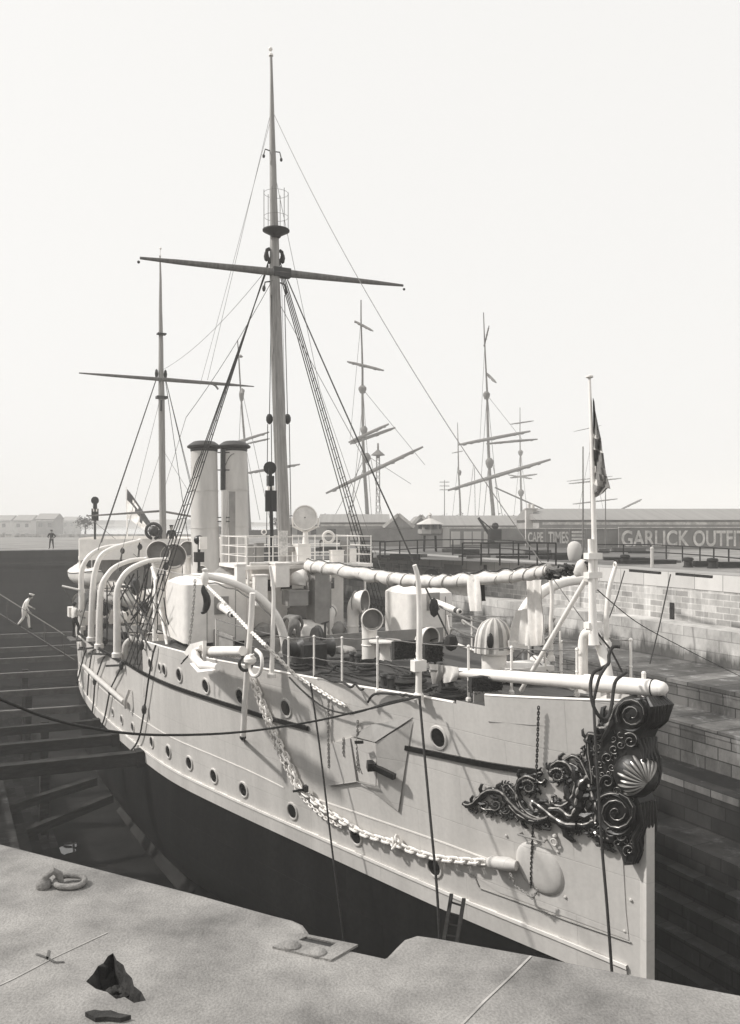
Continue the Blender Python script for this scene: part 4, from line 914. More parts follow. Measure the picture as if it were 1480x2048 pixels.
coil('coiled_rope', Z(900,1392,-1.55), .42, 5, .035, 'rope', 'black rope coil nearest the bow mat on the dark deck'); coil('coiled_rope', Z(735,1340,-1.6), .3, 4, .04, 'rope', 'black rope coil at the foot of the front ventilator')
coil('coiled_rope', Z(600,1338,-1.7), .35, 4, .035, 'rope', 'dark coil of rope beside the anchor davit foot'); coil('coiled_rope', Z(820,1365,-1.55), .4, 5, .04, 'rope', 'black rope coil left of the tall white post')
def loose(pts, z, r_, label, m='rope', name='loose_rope'):
    b = MB(); b.tube([Z(x, y, z)+Vector((0,0,r_+.02*math.sin(i*.7))) for i, (x, y) in enumerate(resample(pts, 5))], r_, 6); return sobj(name, b, M[m], label, 'rope', 'ropes lying on the forecastle')
for k, (pts, lb) in enumerate([([(600,1330),(680,1345),(760,1368),(830,1372),(900,1378),(980,1372)], 'hose snaking the whole length of the dark deck'), ([(640,1322),(700,1350),(790,1352),(840,1378)], 'dark rope curving over the middle of the deck'),
    ([(700,1330),(760,1325),(820,1350),(900,1362),(935,1388)], 'dark rope running from the ventilator foot towards the rail'), ([(770,1385),(820,1378),(870,1392),(920,1400)], 'dark rope laid along the starboard rail'), ([(720,1315),(790,1330),(860,1352),(930,1352)], 'thin dark rope farthest inboard on the deck'),
    ([(850,1388),(880,1378),(930,1384),(940,1396)], 'short dark rope end by the rail under the mat'), ([(650,1352),(700,1362),(740,1376),(790,1380)], 'dark rope lying just inside the rail stanchions')]):
    loose(pts, -1.62, .028+.008*(k % 3), lb)
for (x, y, lb) in [(716,1330,'small iron bollard beside the front ventilator'),(782,1378,'small iron bollard near the rail left of the tall post'),(900,1385,'small iron bollard near the rail right of the tall post')]:
    b = MB(); p = Z(x, y, -1.58)
    for dx in (0,.35): b.lathe(p+Vector((dx,0,0)), (0,0,1), [(.11,0),(.09,.04),(.085,.22),(.12,.26),(.1,.31),(0,.33)], 14)
    b.box(p+Vector((.17,0,.0)), (.7,.26,.05)); P('bollard', b, 'iron')
# tarpaulin tent abaft the starboard gun
b = MB(); t1 = [T(425,1147,2.2), T(455,1121,1.6), T(505,1140,1.0), T(500,1172,1.8), T(462,1160,2.6)]
rows = []
for i in range(9):
    u = i/8; row = []
    for k in range(9):
        v = k/8; a = T(424,1150,2.4).lerp(T(452,1122,1.9), u); c_ = T(498,1172,1.9).lerp(T(505,1141,1.2), u); p = a.lerp(c_, v); p.z -= .22*math.sin(math.pi*v)*.7; p.z += .03*math.sin(v*9+u*5); row.append(p)
    rows.append(row)
b.grid(rows); b.grid([[p-Vector((0,0,.015)) for p in r] for r in rows][::-1]); sobj('tarpaulin', b, M['canvas2'], 'grey tarpaulin stretched behind the white gun shield in front of the funnels', 'tarpaulin', ang=80)

# ------------------------------------------------------------------ funnels, casing
b = MB(); b.box((26.4,0,-2.5), (12.6,4.6,2.7)); b.box((26.4,0,-1.12), (12.9,4.9,.08)); cs_ = P('engine_casing', b, 'white')
for s_ in (21.5,23.5,25.5,27.5,29.5,31.5):
    b = MB(); b.lathe((s_,2.3,-2.3), (0,1,0), [(.19,0),(.19,.03),(.15,.03),(.0,.01)], 16); SUB('casing_scuttle', b, 'glass', cs_)
FS = (T(408,885,.93).x+T(468,887,-.93).x)/2
for x, sg, lb in ((408,1,'starboard funnel'),(468,-1,'port funnel')):
    p = S(x, 886, FS); zt = p.z; tt = p.y; rake = .1
    def fpt(z): return Vector((FS-(zt-z)*rake*.35, tt, z))
    b = MB(); b.lathe(fpt(-1.1), fpt(zt)-fpt(-1.1), [(.72,0),(.70,.3),(.66,.35),(.62,(zt+1.1)*.55),(.60,zt+1.1-.35),(.60,zt+1.1-.1)], 32); fu = P('funnel', b, 'cream', lb)
    b = MB(); b.lathe(fpt(zt), (0.035,0,1), [(.60,-.42),(.62,-.36),(.62,-.30),(.60,-.28),(.76,-.22),(.77,-.16),(.70,-.1),(.50,.04),(.44,.06),(.44,-.3)], 32); SUB('funnel_cap', b, 'iron', fu)
    b = MB(); g = [fpt(zt-.55)+Vector((-.62*math.cos(a), .62*math.sin(a), -(a-.3)**2*1.1)) for a in [.3+i*.14 for i in range(8)]]; b.tube(g, .014, 5); SUB('funnel_guy', b, 'rope', fu)
    b = MB()
    for z in (zt-2.2, zt-3.9): b.torus(fpt(z), (0,0,1), .635, .012, 32, 5)
    SUB('funnel_band', b, 'cream', fu)
def vpx(x0, x1, y0, y1, t, m, name, rnd_=True):
    a, c_ = T((x0+x1)/2, y0, t), T((x0+x1)/2, y1, t); c_.x = a.x; Yv = 37; b = MB(); w_ = (x1-x0)*Yv/FPX/2
    if rnd_: b.tube([c_, a], w_, 14)
    else: b.box((a+c_)/2, (.10, w_*2, a.z-c_.z))
    return P(name, b, m)
vpx(443,454,980,1135,.9,'cream','steam_pipe'); vpx(441,451,898,980,.95,'iron','steam_pipe_top'); vpx(457,470,983,1135,.55,'grey','galley_flue', False)
b = MB(); p = T(437,1030,.9)
for y in (905,940,1035,1043): b.bar(T(436,y,.93), T(458,y,.8), .05, .05)
P('pipe_bracket', b, 'iron')
b = MB(); p0, p1 = T(398,1142,2.2), T(398,1080,2.2); b.tube([p0, p1], .06, 8); b.ball(p1, .22, 12, (1,1,.9)); b.box(p0.lerp(p1,.45), (.3,.35,.4)); P('signal_lamp', b, 'black')
b = MB(); b.box(T(406,1086,2.1), (.15,.3,.5)); P('lamp_screen', b, 'white')
for x0 in (395, 420, 432):
    pass
ct = []
for s_, t_ in [(22.0,2.3),(24,2.3),(26,2.3),(28,2.3),(30,2.3)]:
    p = Vector((s_, t_, -1.1)); b = MB(); b.tube([p, p+Vector((0,0,.95))], .02, 6); P('casing_stanchion', b, 'white'); ct.append((p, p+Vector((0,0,.95))))
railrun(ct, 1, .014); railrun(ct, .5, .012)
# ------------------------------------------------------------------ boats on davits
def boat(name, s0, s1, t, zk, bm, dp, label, m='white', cover=True, group='ship boats in the davits'):
    o = sthing(name, label, 'boat', ((s0+s1)/2, t, zk), group); n = 16; rows = []; L_ = s1-s0
    for i in range(n+1):
        u = i/n; hb = bm*max(.02, (math.sin(math.pi*min(1, max(0, u)))**.55)); shear = .22*(2*u-1)**2; row = []
        for k in range(13):
            a = math.pi*(k/12); y = -math.cos(a); zc = -math.sin(a)**.8; row.append(Vector((s0+L_*u, t+hb*y, zk+dp+shear+dp*zc*(1 if u > .04 and u < .96 else .7))))
        rows.append(row)
    b = MB(); b.grid(rows); part('hull', b, M[m], o, ang=60)
    b = MB(); b.tube([r[0]+Vector((0,0,.01)) for r in rows], .03, 6); b.tube([r[-1]+Vector((0,0,.01)) for r in rows], .03, 6); part('gunwale', b, M['spar'], o)
    b = MB(); b.tube([r[6]-Vector((0,0,.02)) for r in rows], .035, 6); part('keel', b, M[m], o)
    if cover:
        b = MB(); b.grid([[r[0].lerp(r[12], v)+Vector((0,0,.03+.2*math.sin(math.pi*v))) for v in (0,.15,.35,.5,.65,.85,1)] for r in rows]); part('canvas_cover', b, M['canvas'], o, ang=70)
    else:
        for u in (.25,.5,.75):
            i = int(u*n); b = MB(); b.bar(rows[i][0]+Vector((0,0,-.12)), rows[i][12]+Vector((0,0,-.12)), .2, .04); part('thwart', b, M['spar'], o)
    return o
boat('whaleboat', 25.5, 32.5, 4.0, -1.5, .95, .75, 'white whaleboat hanging in the forward pair of curved davits', cover=False)
boat('whaleboat', 34.5, 40.5, 4.3, -1.1, .9, .7, 'white covered whaleboat hanging in the after davits near the stern', cover=True)
boat('dinghy', 21.3, 25.3, 4.0, -2.65, .7, .5, 'small white dinghy stowed low in the waist below the whaleboat', cover=False)
boat('gig', 23, 29.5, -3.6, -1.7, .85, .65, 'white gig on the far side of the funnels', cover=True)
for pts, r0, r1 in [([(234,1312),(234,1240),(234,1185),(243,1158),(262,1137),(298,1122),(332,1119)], .15, .085), ([(198,1294),(199,1230),(203,1175),(215,1150),(232,1133),(262,1121),(292,1118)], .15, .085),
                    ([(182,1280),(184,1210),(188,1155),(200,1115),(222,1098),(250,1089),(280,1081)], .15, .085), ([(163,1258),(163,1200),(163,1145),(174,1118),(192,1102),(214,1094),(245,1090)], .15, .085)]:
    base = HULL(pts[0][0], pts[0][1]+14, -.12); davit(pts, r0, r1, base.x, 'boat_davit')
    b = MB(); p = S(*pts[-1], base.x); b.tube([p, p-Vector((.1,-.1,1.3))], .02, 5); b.tube([p+Vector((.1,0,0)), p-Vector((.0,-.15,1.3))], .02, 5); b.ball(p-Vector((0,0,.3)), .12, 8, (.6,1,1.3)); P('boat_fall', b, 'rope')
b = MB()
for i, (x0, y0, x1, y1) in enumerate([(268,1148,240,1200),(300,1130,262,1230),(246,1160,300,1250),(236,1195,270,1320),(300,1190,262,1240),(222,1200,262,1260),(214,1170,214,1280),(250,1240,290,1300),(205,1180,190,1290),(275,1140,275,1330),(240,1180,300,1300)]):
    b = MB(); b.tube([T(x0, y0, 4.9), T(x1, y1, 5.0)], .022 if i % 2 else .032, 5); P('boat_tackle', b, 'rope')
b = MB(); b.tube([T(x, y, 4.9) for x, y in resample([(234,1280),(232,1200),(236,1178),(246,1172),(262,1176)],3)], .045, 8); P('boat_gripe', b, 'rope')
rn = random.Random(31)
for i in range(16):
    s_ = rn.uniform(22,44); t_ = rn.uniform(2.6,4.6); z_ = rn.uniform(-2.9,-.8); b = MB(); k = i % 3
    if k == 0: b.box((s_,t_,z_), (rn.uniform(.3,.9),rn.uniform(.3,.6),rn.uniform(.3,.7)))
    elif k == 1: b.ball((s_,t_,z_), rn.uniform(.16,.3), 10, (1,1,1.2))
    else: b.tube([(s_,t_,z_),(s_+rn.uniform(-1,1),t_+rn.uniform(-.5,.3),z_+rn.uniform(-.5,.8))], .05, 8)
    P(['locker','hanging_block','spar_end'][k], b, ['grey','iron','white'][k] if i % 2 else ['white','iron','spar'][k])
b = MB(); b.tube([S(x, y, 23.2) for x, y in resample([(250,1318),(251,1292),(262,1280),(282,1278),(300,1279)],4)], .13, 12); P('vent_pipe', b, 'cream')
b = MB(); b.bar(T(236,1258,4.6), T(300,1256,4.3), .1, .25); P('boat_skid', b, 'grey')
# awning post pair and strut by the break of the forecastle
b = MB(); b.tube([T(309,1288,4.5), T(312,1160,4.3), T(304,1135,4.2)], [.09,.08,.06], 10); P('awning_stanchion', b, 'white')
b = MB(); b.tube([T(304,1137,4.2), T(334,1290,4.4)], .05, 8); P('awning_strut', b, 'white')
b = MB(); b.tube([T(304,1135,4.2), T(360,1148,3.8), T(410,1152,3.6)], .02, 5); P('head_wire', b, 'hemp')
# rail clutter at the waist
for x0, y0, x1, y1 in ((148,1284,170,1287),(168,1290,192,1287),(190,1298,218,1300),(226,1322,246,1322)):
    b = MB(); b.bar(HULL(x0+3,y0+8,.3), HULL(x1,y1+8,.1), .12, .08); P('boat_step', b, 'iron')
for k, (pts) in enumerate([[(316,1290),(305,1350),(296,1413),(291,1445),(286,1470),(277,1490),(265,1503)], [(250,1330),(238,1355),(227,1378),(220,1410),(215,1435),(208,1454)], [(213,1313),(204,1338),(196,1364),(193,1400),(190,1424)], [(176,1300),(168,1330),(160,1360),(152,1385)], [(190,1300),(184,1340),(180,1390)]]):
    b = MB(); b.tube([HULL(x, y, .12 if i else .08) for i, (x, y) in enumerate(resample(pts,3))], .035, 6)
    sobj('side_rope', b, M['rope'], ['tarred rope hanging from the forecastle break down past the white side', 'tarred rope hanging over the side below the forward davit', 'tarred rope hanging between the two forward davits', 'aftermost tarred rope hanging at the stern quarter', 'tarred rope hanging below the after davits'][k], 'rope', 'ropes hanging down the ship side', ang=60)
for x, y in ((296,1418),(196,1362),(227,1380),(250,1330),(291,1290)): b = MB(); b.ball(HULL(x, y, .14), .12, 8, (.8,.8,1.6)); P('side_block', b, 'iron')
b = MB(); b.tube([HULL(x, y, .2) for x, y in [(176,1330),(200,1352),(228,1376),(258,1402)]], [.08,.11,.11,.09], 10); b.tube([HULL(264,1378,.1), HULL(264,1400,.25), HULL(262,1414,.2)], .06, 8); P('swinging_boom', b, 'hull')
# ------------------------------------------------------------------ after part
def quad_side(s0, s1, inset, z0, z1, n=14, both=True):
    b = MB(); 
    pts = [(s0+(s1-s0)*i/n) for i in range(n+1)]
    loop = [Vector((s_, side(s_, -2.1)-inset, 0)) for s_ in pts]+[Vector((s_, -side(s_, -2.1)+inset, 0)) for s_ in pts[::-1]]+[Vector((pts[0], side(pts[0],-2.1)-inset, 0))]
    b.grid([[p+Vector((0,0,z)) for p in loop] for z in (z0, z1)][::-1]); return b, loop
b, lp = quad_side(37, 49, .35, .45, 1.45); scr = P('canvas_screen', b, 'white', ang=70)
b, lp2 = quad_side(37, 49, .33, .30, .46); tri = geometry.tessellate_polygon([[p.copy() for p in lp2[:-1]]]); b.add([p+Vector((0,0,.46)) for p in lp2[:-1]], tri); P('poop_platform', b, 'white')
b, _ = quad_side(38, 48, 1.3, -2.1, .3); P('after_deckhouse', b, 'grey')
for s_ in (37.3,39.5,42,44.5,47): b = MB(); t_ = side(s_,-2.1)-.4; b.tube([(s_,t_,-2.1),(s_,t_,.35)], .05, 8); P('platform_pillar', b, 'white')
b = MB(); w_ = T(307,1062,.8); b.torus(w_, (-.9,.4,0), .42, .09, 20, 8); b.ball(w_, .3, 12)
for k in range(6): a = k*math.pi/3; b.tube([w_, w_+Vector((.1,math.cos(a)*.42,math.sin(a)*.42))], .03, 5)
P('after_searchlight', b, 'iron'); b = MB(); b.tube([w_-Vector((0,0,.3)), Vector((w_.x,w_.y,.46))], .1, 8); P('searchlight_pedestal', b, 'white')
semaphore((190,1080),(190,1001),.24,3.0)
b = MB(); b.tube([S(173,1032,40), S(250,1027,39.5), S(322,1022,39), S(384,1033,37.5)], [.04,.06,.07,.06], 8); P('awning_ridge', b, 'spar')
b = MB(); b.tube([S(172,1030,40), S(300,1135,36)], .015, 4); P('ridge_guy', b, 'wire'); b = MB(); b.tube([T(124,1172,6.2), T(160,1180,5.4)], .05, 8); qb = P('quarter_boom', b, 'white'); b = MB(); b.tube([T(124,1172,6.2), T(140,1200,5.6)], .015, 4); SUB('boom_guy', b, 'wire', qb)
b = MB(); b.box(HULL(163,1288,.1)+Vector((.3,-.1,.5)), (1.2,.1,1.1)); P('hammock_netting', b, 'white')

# ------------------------------------------------------------------ masts and rigging
def mast(pts, name):
    b = MB(); b.tube([T(x, y, 0) for x, y, r_ in pts], [r_ for x, y, r_ in pts], 20); return P(name, b, 'buffmast', ang=60)
fm = mast([(572,1200,.25),(568,1070,.245),(562,930,.24),(556,780,.235),(551,620,.22),(549,545,.19),(549,500,.185),(549,470,.165),(547,400,.145),(546,330,.13),(545,300,.12),(544,245,.10),(544,215,.085),(543,150,.058),(542,112,.052)], 'foremast')
b = MB(); b.lathe(T(542,112,0), (0,0,1), [(.09,0),(.09,.06),(.05,.1)], 12); b.ball(T(541,98,0), .085, 12); b.tube([T(542,112,0), T(541,98,0)], .015, 5); SUB('truck', b, 'white', fm)
b = MB(); c_ = T(550,462,0)+Vector((-.12,0,0)); b.lathe(c_-Vector((0,0,.28)), (0,0,1), [(.17,0),(.2,.06),(.44,.2),(.52,.24),(.52,.28),(.2,.29)], 24); ft_ = SUB('fighting_top', b, 'iron', fm)
b = MB()
for k in range(6):
    a = R(20+k*60); p = c_+Vector((math.cos(a)*.47, math.sin(a)*.47, 0)); b.tube([p, p+Vector((0,0,1.5))], .013, 4)
for h in (.5,1.4): b.torus(c_+Vector((0,0,h)), (0,0,1), .47, .008, 24, 4)
SUB('top_railing', b, 'wire', fm)
b = MB(); c_ = T(545,303,0)
for sg in (-1,1): b.tube([c_, c_+Vector((0,sg*.3,.03)), c_+Vector((0,sg*.36,-.2))], .025, 5); b.ball(c_+Vector((0,sg*.36,-.25)), .06, 6, (1,1,1.4))
SUB('signal_block', b, 'iron', fm)
b = MB(); c_ = T(549,515,0)
for sg in (-1,1):
    b.tube([c_+Vector((0,sg*.15,-.25)), c_+Vector((0,sg*.34,.05)), c_+Vector((0,sg*.3,.25)), c_+Vector((0,sg*.2,.3))], .075, 8); b.ball(c_+Vector((0,sg*.33,.0)), .13, 8, (1,.8,1.6))
SUB('shroud_collar', b, 'rope', fm)
b = MB(); c_ = T(550,572,0)
for sg in (-1,1): b.tube([c_+Vector((0,sg*.2,.15)), c_+Vector((0,sg*.4,.1)), c_+Vector((0,sg*.45,-.15))], .03, 5); b.ball(c_+Vector((0,sg*.45,-.15)), .1, 8, (1,.7,1.3))
SUB('halyard_block', b, 'iron', fm)
ym = T(547,543,0); y0, y1 = S(280,516,ym.x-.2), S(806,571,ym.x-.2); b = MB(); mid = y0.lerp(y1,.5); b.tube([y0, y0.lerp(mid,.25), y0.lerp(mid,.8), mid, mid.lerp(y1,.2), mid.lerp(y1,.75), y1], [.05,.095,.14,.155,.14,.095,.05], 12); yd = SUB('yard', b, 'spar', fm)
b = MB(); b.ball(y0+Vector((0,.05,-.15)), .06, 6); b.ball(y1+Vector((0,-.05,-.15)), .06, 6); b.box(mid, (.3,.7,.35)); SUB('yard_fitting', b, 'iron', fm)
mm = mast([(327,1120,.2),(326,1075,.195),(324,900,.19),(323,790,.18),(322,740,.15),(322,690,.135),(321,620,.10),(321,560,.07),(320,512,.04)], 'mainmast')
b = MB(); b.ball(T(321,497,0), .07, 8); b.tube([T(320,512,0), T(321,497,0)], .015, 5); b.lathe(T(320,512,0), (0,0,1), [(.06,0),(.06,.05)], 8); SUB('truck', b, 'white', mm)
ym2 = T(322,760,0); z0_, z1_ = S(158,746,ym2.x-.2), S(508,773,ym2.x-.2); mid = z0_.lerp(z1_,.5); b = MB(); b.tube([z0_, z0_.lerp(mid,.3), mid, mid.lerp(z1_,.7), z1_], [.035,.08,.12,.09,.03], 10); SUB('yard', b, 'spar', mm)
b = MB(); c_ = T(322,748,0)
for sg in (-1,1): b = MB(); b.ball(c_+Vector((0,sg*.26,0)), .13, 8, (1,.8,2.2)); SUB('shroud_collar', b, 'rope', mm)
b = MB(); b.box(T(323,795,0), (.5,.6,.15)); SUB('mast_band', b, 'iron', mm); b = MB(); b.box(T(323,668,0), (.4,.5,.08)); SUB('mast_band', b, 'iron', mm)
b = MB(); p = S(425,768,ym2.x-.25); b.tube([p, p+Vector((0,-.2,-.1)), p+Vector((0,-.35,-.3))], .06, 6); SUB('clewed_flag', b, 'brown', mm)
b = MB(); b.tube([T(323,800,.1), T(322,822,.1)], .06, 6); SUB('mast_lamp', b, 'iron', mm)
def wire(a, c_, r_=.02, m='wire', sag=0, name='stay', n=8):
    b = MB(); b.tube([Vector(a).lerp(Vector(c_), i/n)-Vector((0,0,sag*4*(i/n)*(1-i/n))) for i in range(n+1)], r_, 5); return P(name, b, m)
ct_ = T(549,520,0)
bases = [HULL(280,1343,.1), HULL(271,1337,.1), HULL(263,1331,.1), HULL(256,1327,.1)]
shr = []
for i, q_ in enumerate(bases):
    a = ct_+Vector((.05*i,.22,-.1*i)); wire(a, q_, .021, 'rope', 0, 'shroud'); shr.append((a, q_))
b = MB()
for k in range(20):
    u = .30+.034*k; b.tube([shr[0][0].lerp(shr[0][1], u), shr[1][0].lerp(shr[1][1], u)], .014, 4); 
    if k > 6: b.tube([shr[1][0].lerp(shr[1][1], u), shr[3][0].lerp(shr[3][1], u)], .014, 4)
b.tube([shr[1][0].lerp(shr[1][1], u) for u in (.28,.97)], .012, 4); P('ratlines', b, 'rope')
shr2 = []
for i, s_ in enumerate((18.9,19.3,19.7,20.2)):
    q_ = Vector((s_, -side(s_, -1.9)+.1, -1.85)); a = ct_+Vector((.05*i,-.22,-.1*i)); wire(a, q_, .021, 'rope', 0, 'shroud'); shr2.append((a, q_))
b = MB()
for k in range(26): u = .28+.027*k; b.tube([shr2[0][0].lerp(shr2[0][1], u), shr2[2][0].lerp(shr2[2][1], u)], .013, 4)
b.tube([shr2[1][0].lerp(shr2[1][1], u) for u in (.27,.97)], .012, 4)
P('ratlines', b, 'rope')
wire(T(575,560,-.3), T(905,1290,-.9), .026, 'rope', .15, 'forestay'); b = MB(); b.ball(T(868,1215,-.8), .14, 8, (1,1,2)); P('stay_tackle', b, 'rope'); b = MB(); b.ball(T(902,1285,-.9), .2, 8, (1,1,1.2)); P('stay_tackle', b, 'rope')
wire(T(545,222,0), T(1203,1290,0), .011, 'wire', .9, 'forestay', 20); wire(T(545,225,0), S(400,770,25), .008, 'wire', .1, 'signal_halyard')
wire(T(544,215,0), T(415,760,2), .008, 'wire', 0, 'signal_halyard'); wire(T(546,330,-.1), T(640,780,-2.5), .010, 'wire', 0, 'signal_halyard'); wire(T(640,780,-2.5), T(800,1250,-3.6), .010, 'wire', 0, 'signal_halyard')
wire(T(545,560,.3), T(372,835,3), .012, 'wire', .2, 'backstay'); wire(T(372,835,3), T(325,990,0), .010, 'wire', 0, 'backstay'); wire(T(555,600,-.3), T(735,930,-3), .012, 'wire', 0, 'backstay')
for x, t, xb in ((539,.28,539),(575,-.45,577)):
    wire(T(x+4 if t > 0 else x-6, 590, t), T(x, 830, t), .016, 'rope', 0, 'halyard'); b = MB(); b.ball(T(x, 838, t), .14, 10, (.7,1,1.5)); P('halyard_tackle', b, 'iron')
    for dx in (-6,6): wire(T(x+dx*.6, 848, t), T(xb+dx, 1100, t), .016, 'rope', 0, 'halyard')
for dx in (-10,-5,0,6,10): wire(T(553+dx, 560, .2*(1 if dx < 0 else -1)), T(566+dx*1.2, 1110, .28*(1 if dx < 0 else -1)), .009, 'wire', 0, 'halyard')
cm = T(322,752,0)
wire(cm+Vector((0,.2,0)), T(203,1085,4.4), .022, 'rope', 0, 'shroud'); wire(cm+Vector((.1,.2,0)), T(196,1100,4.6), .018, 'rope', 0, 'shroud')
for x, y, t in ((398,1030,-1.5),(402,1060,-2.2),(378,1090,-.5)): wire(cm+Vector((-.1,-.2,0)), T(x, y, t), .018, 'rope', 0, 'shroud')
wire(cm+Vector((-.2,0,.3)), T(548,520,0), .01, 'wire', .5, 'triatic_stay', 12); wire(T(322,790,0), T(232,1150,4.8), .012, 'wire', 0, 'backstay'); wire(T(322,900,0), T(262,1090,3), .012, 'wire', 0, 'backstay'); wire(T(326,900,0), T(400,1020,-2), .01, 'wire', 0, 'backstay')
# staffs and flags
es = tp_([(255,1100),(254,1030),(252,974)], 0, [.05,.045,.03], 'white', 'ensign_staff')
def flag(name, rows_px, t, mats, cols, label, cat='flag', amp=.08):
    b = MB(); n = len(rows_px)
    R_ = [[T(x, y, t+amp*math.sin(i*1.1+j*1.4)) for j, (x, y) in enumerate(r)] for i, r in enumerate(rows_px)]
    for i in range(n-1):
        for j in range(len(R_[0])-1):
            b.cur = cols[i][j]; b.add([R_[i][j], R_[i][j+1], R_[i+1][j+1], R_[i+1][j]], [(0,1,2,3)])
            b.add([p+Vector((0,-.01,0)) for p in (R_[i][j], R_[i][j+1], R_[i+1][j+1], R_[i+1][j])], [(3,2,1,0)])
    return sobj(name, b, mats, label, cat, ang=80)
fd = [M['cloth_dark'], M['lettering'], M['canvas2']]
rws = []
for i, (y, xr) in enumerate([(795,1188),(815,1190),(835,1194),(855,1198),(868,1201),(875,1202),(895,1204),(899,1206),(915,1208),(930,1210),(945,1213),(958,1217),(970,1220),(985,1216),(996,1206)]):
    xl = 1185.5+i*.25; rws.append([(xl+(xr-xl)*k/5, y+(k*(1.5 if i < 13 else -2))) for k in range(6)])
cols = []
for i in range(14):
    r_ = []
    for j in range(5):
        c_ = 0
        if i in (4,6): c_ = 1
        if i >= 9 and (j+i) % 4 == 1: c_ = 1
        if i >= 11 and j < 2: c_ = 1
        r_.append(c_)
    cols.append(r_)
flag('jack_flag', rws, -.02, [M['cloth_grey'], M['lettering']], cols, 'dark jack with pale crossing stripes hanging limp from the bow staff')
rws = []
for i in range(9):
    u = i/8; x0 = 254; y0_ = 978+u*58; xe = 301-u*10; ye = 1046+u*16; rws.append([(x0+(xe-x0)*k/8, y0_+(ye-y0_)*(k/8)**1.1) for k in range(9)])
cols = [[(0 if (i < 3 and j < 5) or i in (3,4) and j > 3 or (j == 5) else 1) for j in range(8)] for i in range(8)]
flag('ensign', rws, .05, [M['cloth_dark'], M['canvas']], [[(0 if (i < 3 and not (i == 1 and j in (2,3))) or (i == 3 and j > 2) or (j == 5 and i < 6) else 1) for j in range(8)] for i in range(8)], 'pale ensign with a dark canton drooping from the stern staff')

rn = random.Random(77)
# deck machinery and loose gear
wn = P('anchor_winch', (lambda b: (b.box(Z(618,1328,-1.65)+Vector((0,0,.3)), (.9,.7,.6)), b.lathe(Z(618,1328,-1.65)+Vector((0,-.7,.45)), (0,1,0), [(.3,0),(.22,.08),(.18,.3),(.22,.5),(.32,.6),(.1,.62),(.1,.9),(.32,.95),(.2,1.1),(.2,1.3),(.3,1.4),(0,1.42)], 16), b.lathe(Z(640,1318,-1.65)+Vector((.3,-.1,.5)), (0,1,0), [(.45,0),(.45,.06),(.4,.08),(.4,.14),(0,.15)], 20), b)[-1])(MB()), 'iron')
for i, (x, y, r_, sc, m) in enumerate([(842,1318,.24,(1,.8,1),'canvas'),(1000,1300,.26,(1.2,.8,.6),'iron'),(880,1340,.2,(1,1,.8),'iron'),(905,1345,.2,(1.3,.9,.7),'canvas2'),(1075,1322,.25,(1.4,.9,.6),'canvas'),(690,1300,.3,(1.5,.8,.5),'canvas2'),(530,1262,.4,(1.2,1,.8),'canvas2'),(505,1235,.45,(1,1.2,.9),'canvas'),(560,1205,.35,(1,1,.8),'canvas'),(675,1262,.3,(1,1,1),'grey'),(780,1240,.3,(1,1,.8),'canvas2')]):
    c_ = Z(x, y, -1.45); lump('stowed_canvas' if m != 'iron' else 'stowed_gear', c_, r_, sc, m, 30+i)
for i, pts in enumerate([[(876,1210),(910,1228),(950,1242),(975,1246),(1010,1248)],[(900,1275),(905,1258),(930,1270),(965,1277),(990,1276)],[(930,1250),(925,1240),(960,1262),(1000,1270)],[(1040,1262),(1070,1278),(1095,1258),(1110,1235)],[(1050,1275),(1080,1285),(1110,1262)]]):
    b = MB(); b.tube([T(x, y, -1.0-.2*i) for x, y in resample(pts, 4)], .028, 6); P('white_rope', b, 'hemp')
for i in range(9):
    x0 = rn.uniform(600, 980); y0 = 1330+(x0-600)*.13+rn.uniform(-12, 28); pts = [(x0, y0)]
    for k in range(4): pts.append((pts[-1][0]+rn.uniform(12, 38), pts[-1][1]+rn.uniform(-14, 16)))
    b = MB(); b.tube([Z(x, min(y, 1395), -1.6)+Vector((0,0,.04+.03*math.sin(j))) for j, (x, y) in enumerate(resample(pts, 5))], .03, 6); P('deck_hose', b, 'rope')
for (x, y, h_) in [(870,1330,.7),(975,1330,.8),(1065,1318,.9),(1010,1345,.5),(1090,1345,.7),(730,1290,.8),(650,1290,.7)]:
    p = Z(x, y, -1.5); b = MB(); b.tube([p, p+Vector((0,0,h_))], .035, 7); b.torus(p+Vector((0,0,h_)), (.3,.2,1), .13, .018, 14, 5); P('deck_valve', b, 'iron')
for (x0, y0, x1, y1) in [(965,1260,968,1340),(895,1230,905,1300),(1050,1230,1052,1300),(1120,1262,1121,1345),(1088,1280,1092,1340)]:
    b = MB(); b.tube([T(x0, y0, -1.6), T(x1, y1, -1.6)], .025, 6); P('rail_post', b, 'white')
for (x0, y0, x1, y1) in [(895,1232,1052,1234),(965,1262,1121,1264),(965,1285,1121,1287),(1000,1345,1048,1300),(1052,1300,1100,1346)]:
    b = MB(); b.tube([T(x0, y0, -1.6), T(x1, y1, -1.6)], .014, 5); P('hand_rail', b, 'wire')
# more gear around the bridge front and waist
for (x, y, w_, h_, m_) in [(560,1150,.5,.8,'white'),(640,1190,.6,.9,'grey'),(520,1180,.4,1.0,'white'),(590,1195,.7,.5,'grey'),(480,1150,.3,.7,'white')]:
    p = S(x, y, 15.6); b = MB(); b.box(p, (w_,w_,h_)); b.box(p+Vector((0,0,h_/2)), (w_+.06,w_+.06,.05)); P('ready_locker', b, m_)
b = MB(); b.tube([S(500,1128,16), S(620,1126,16), S(715,1130,16)], .06, 8); P('canvas_roll', b, 'canvas')

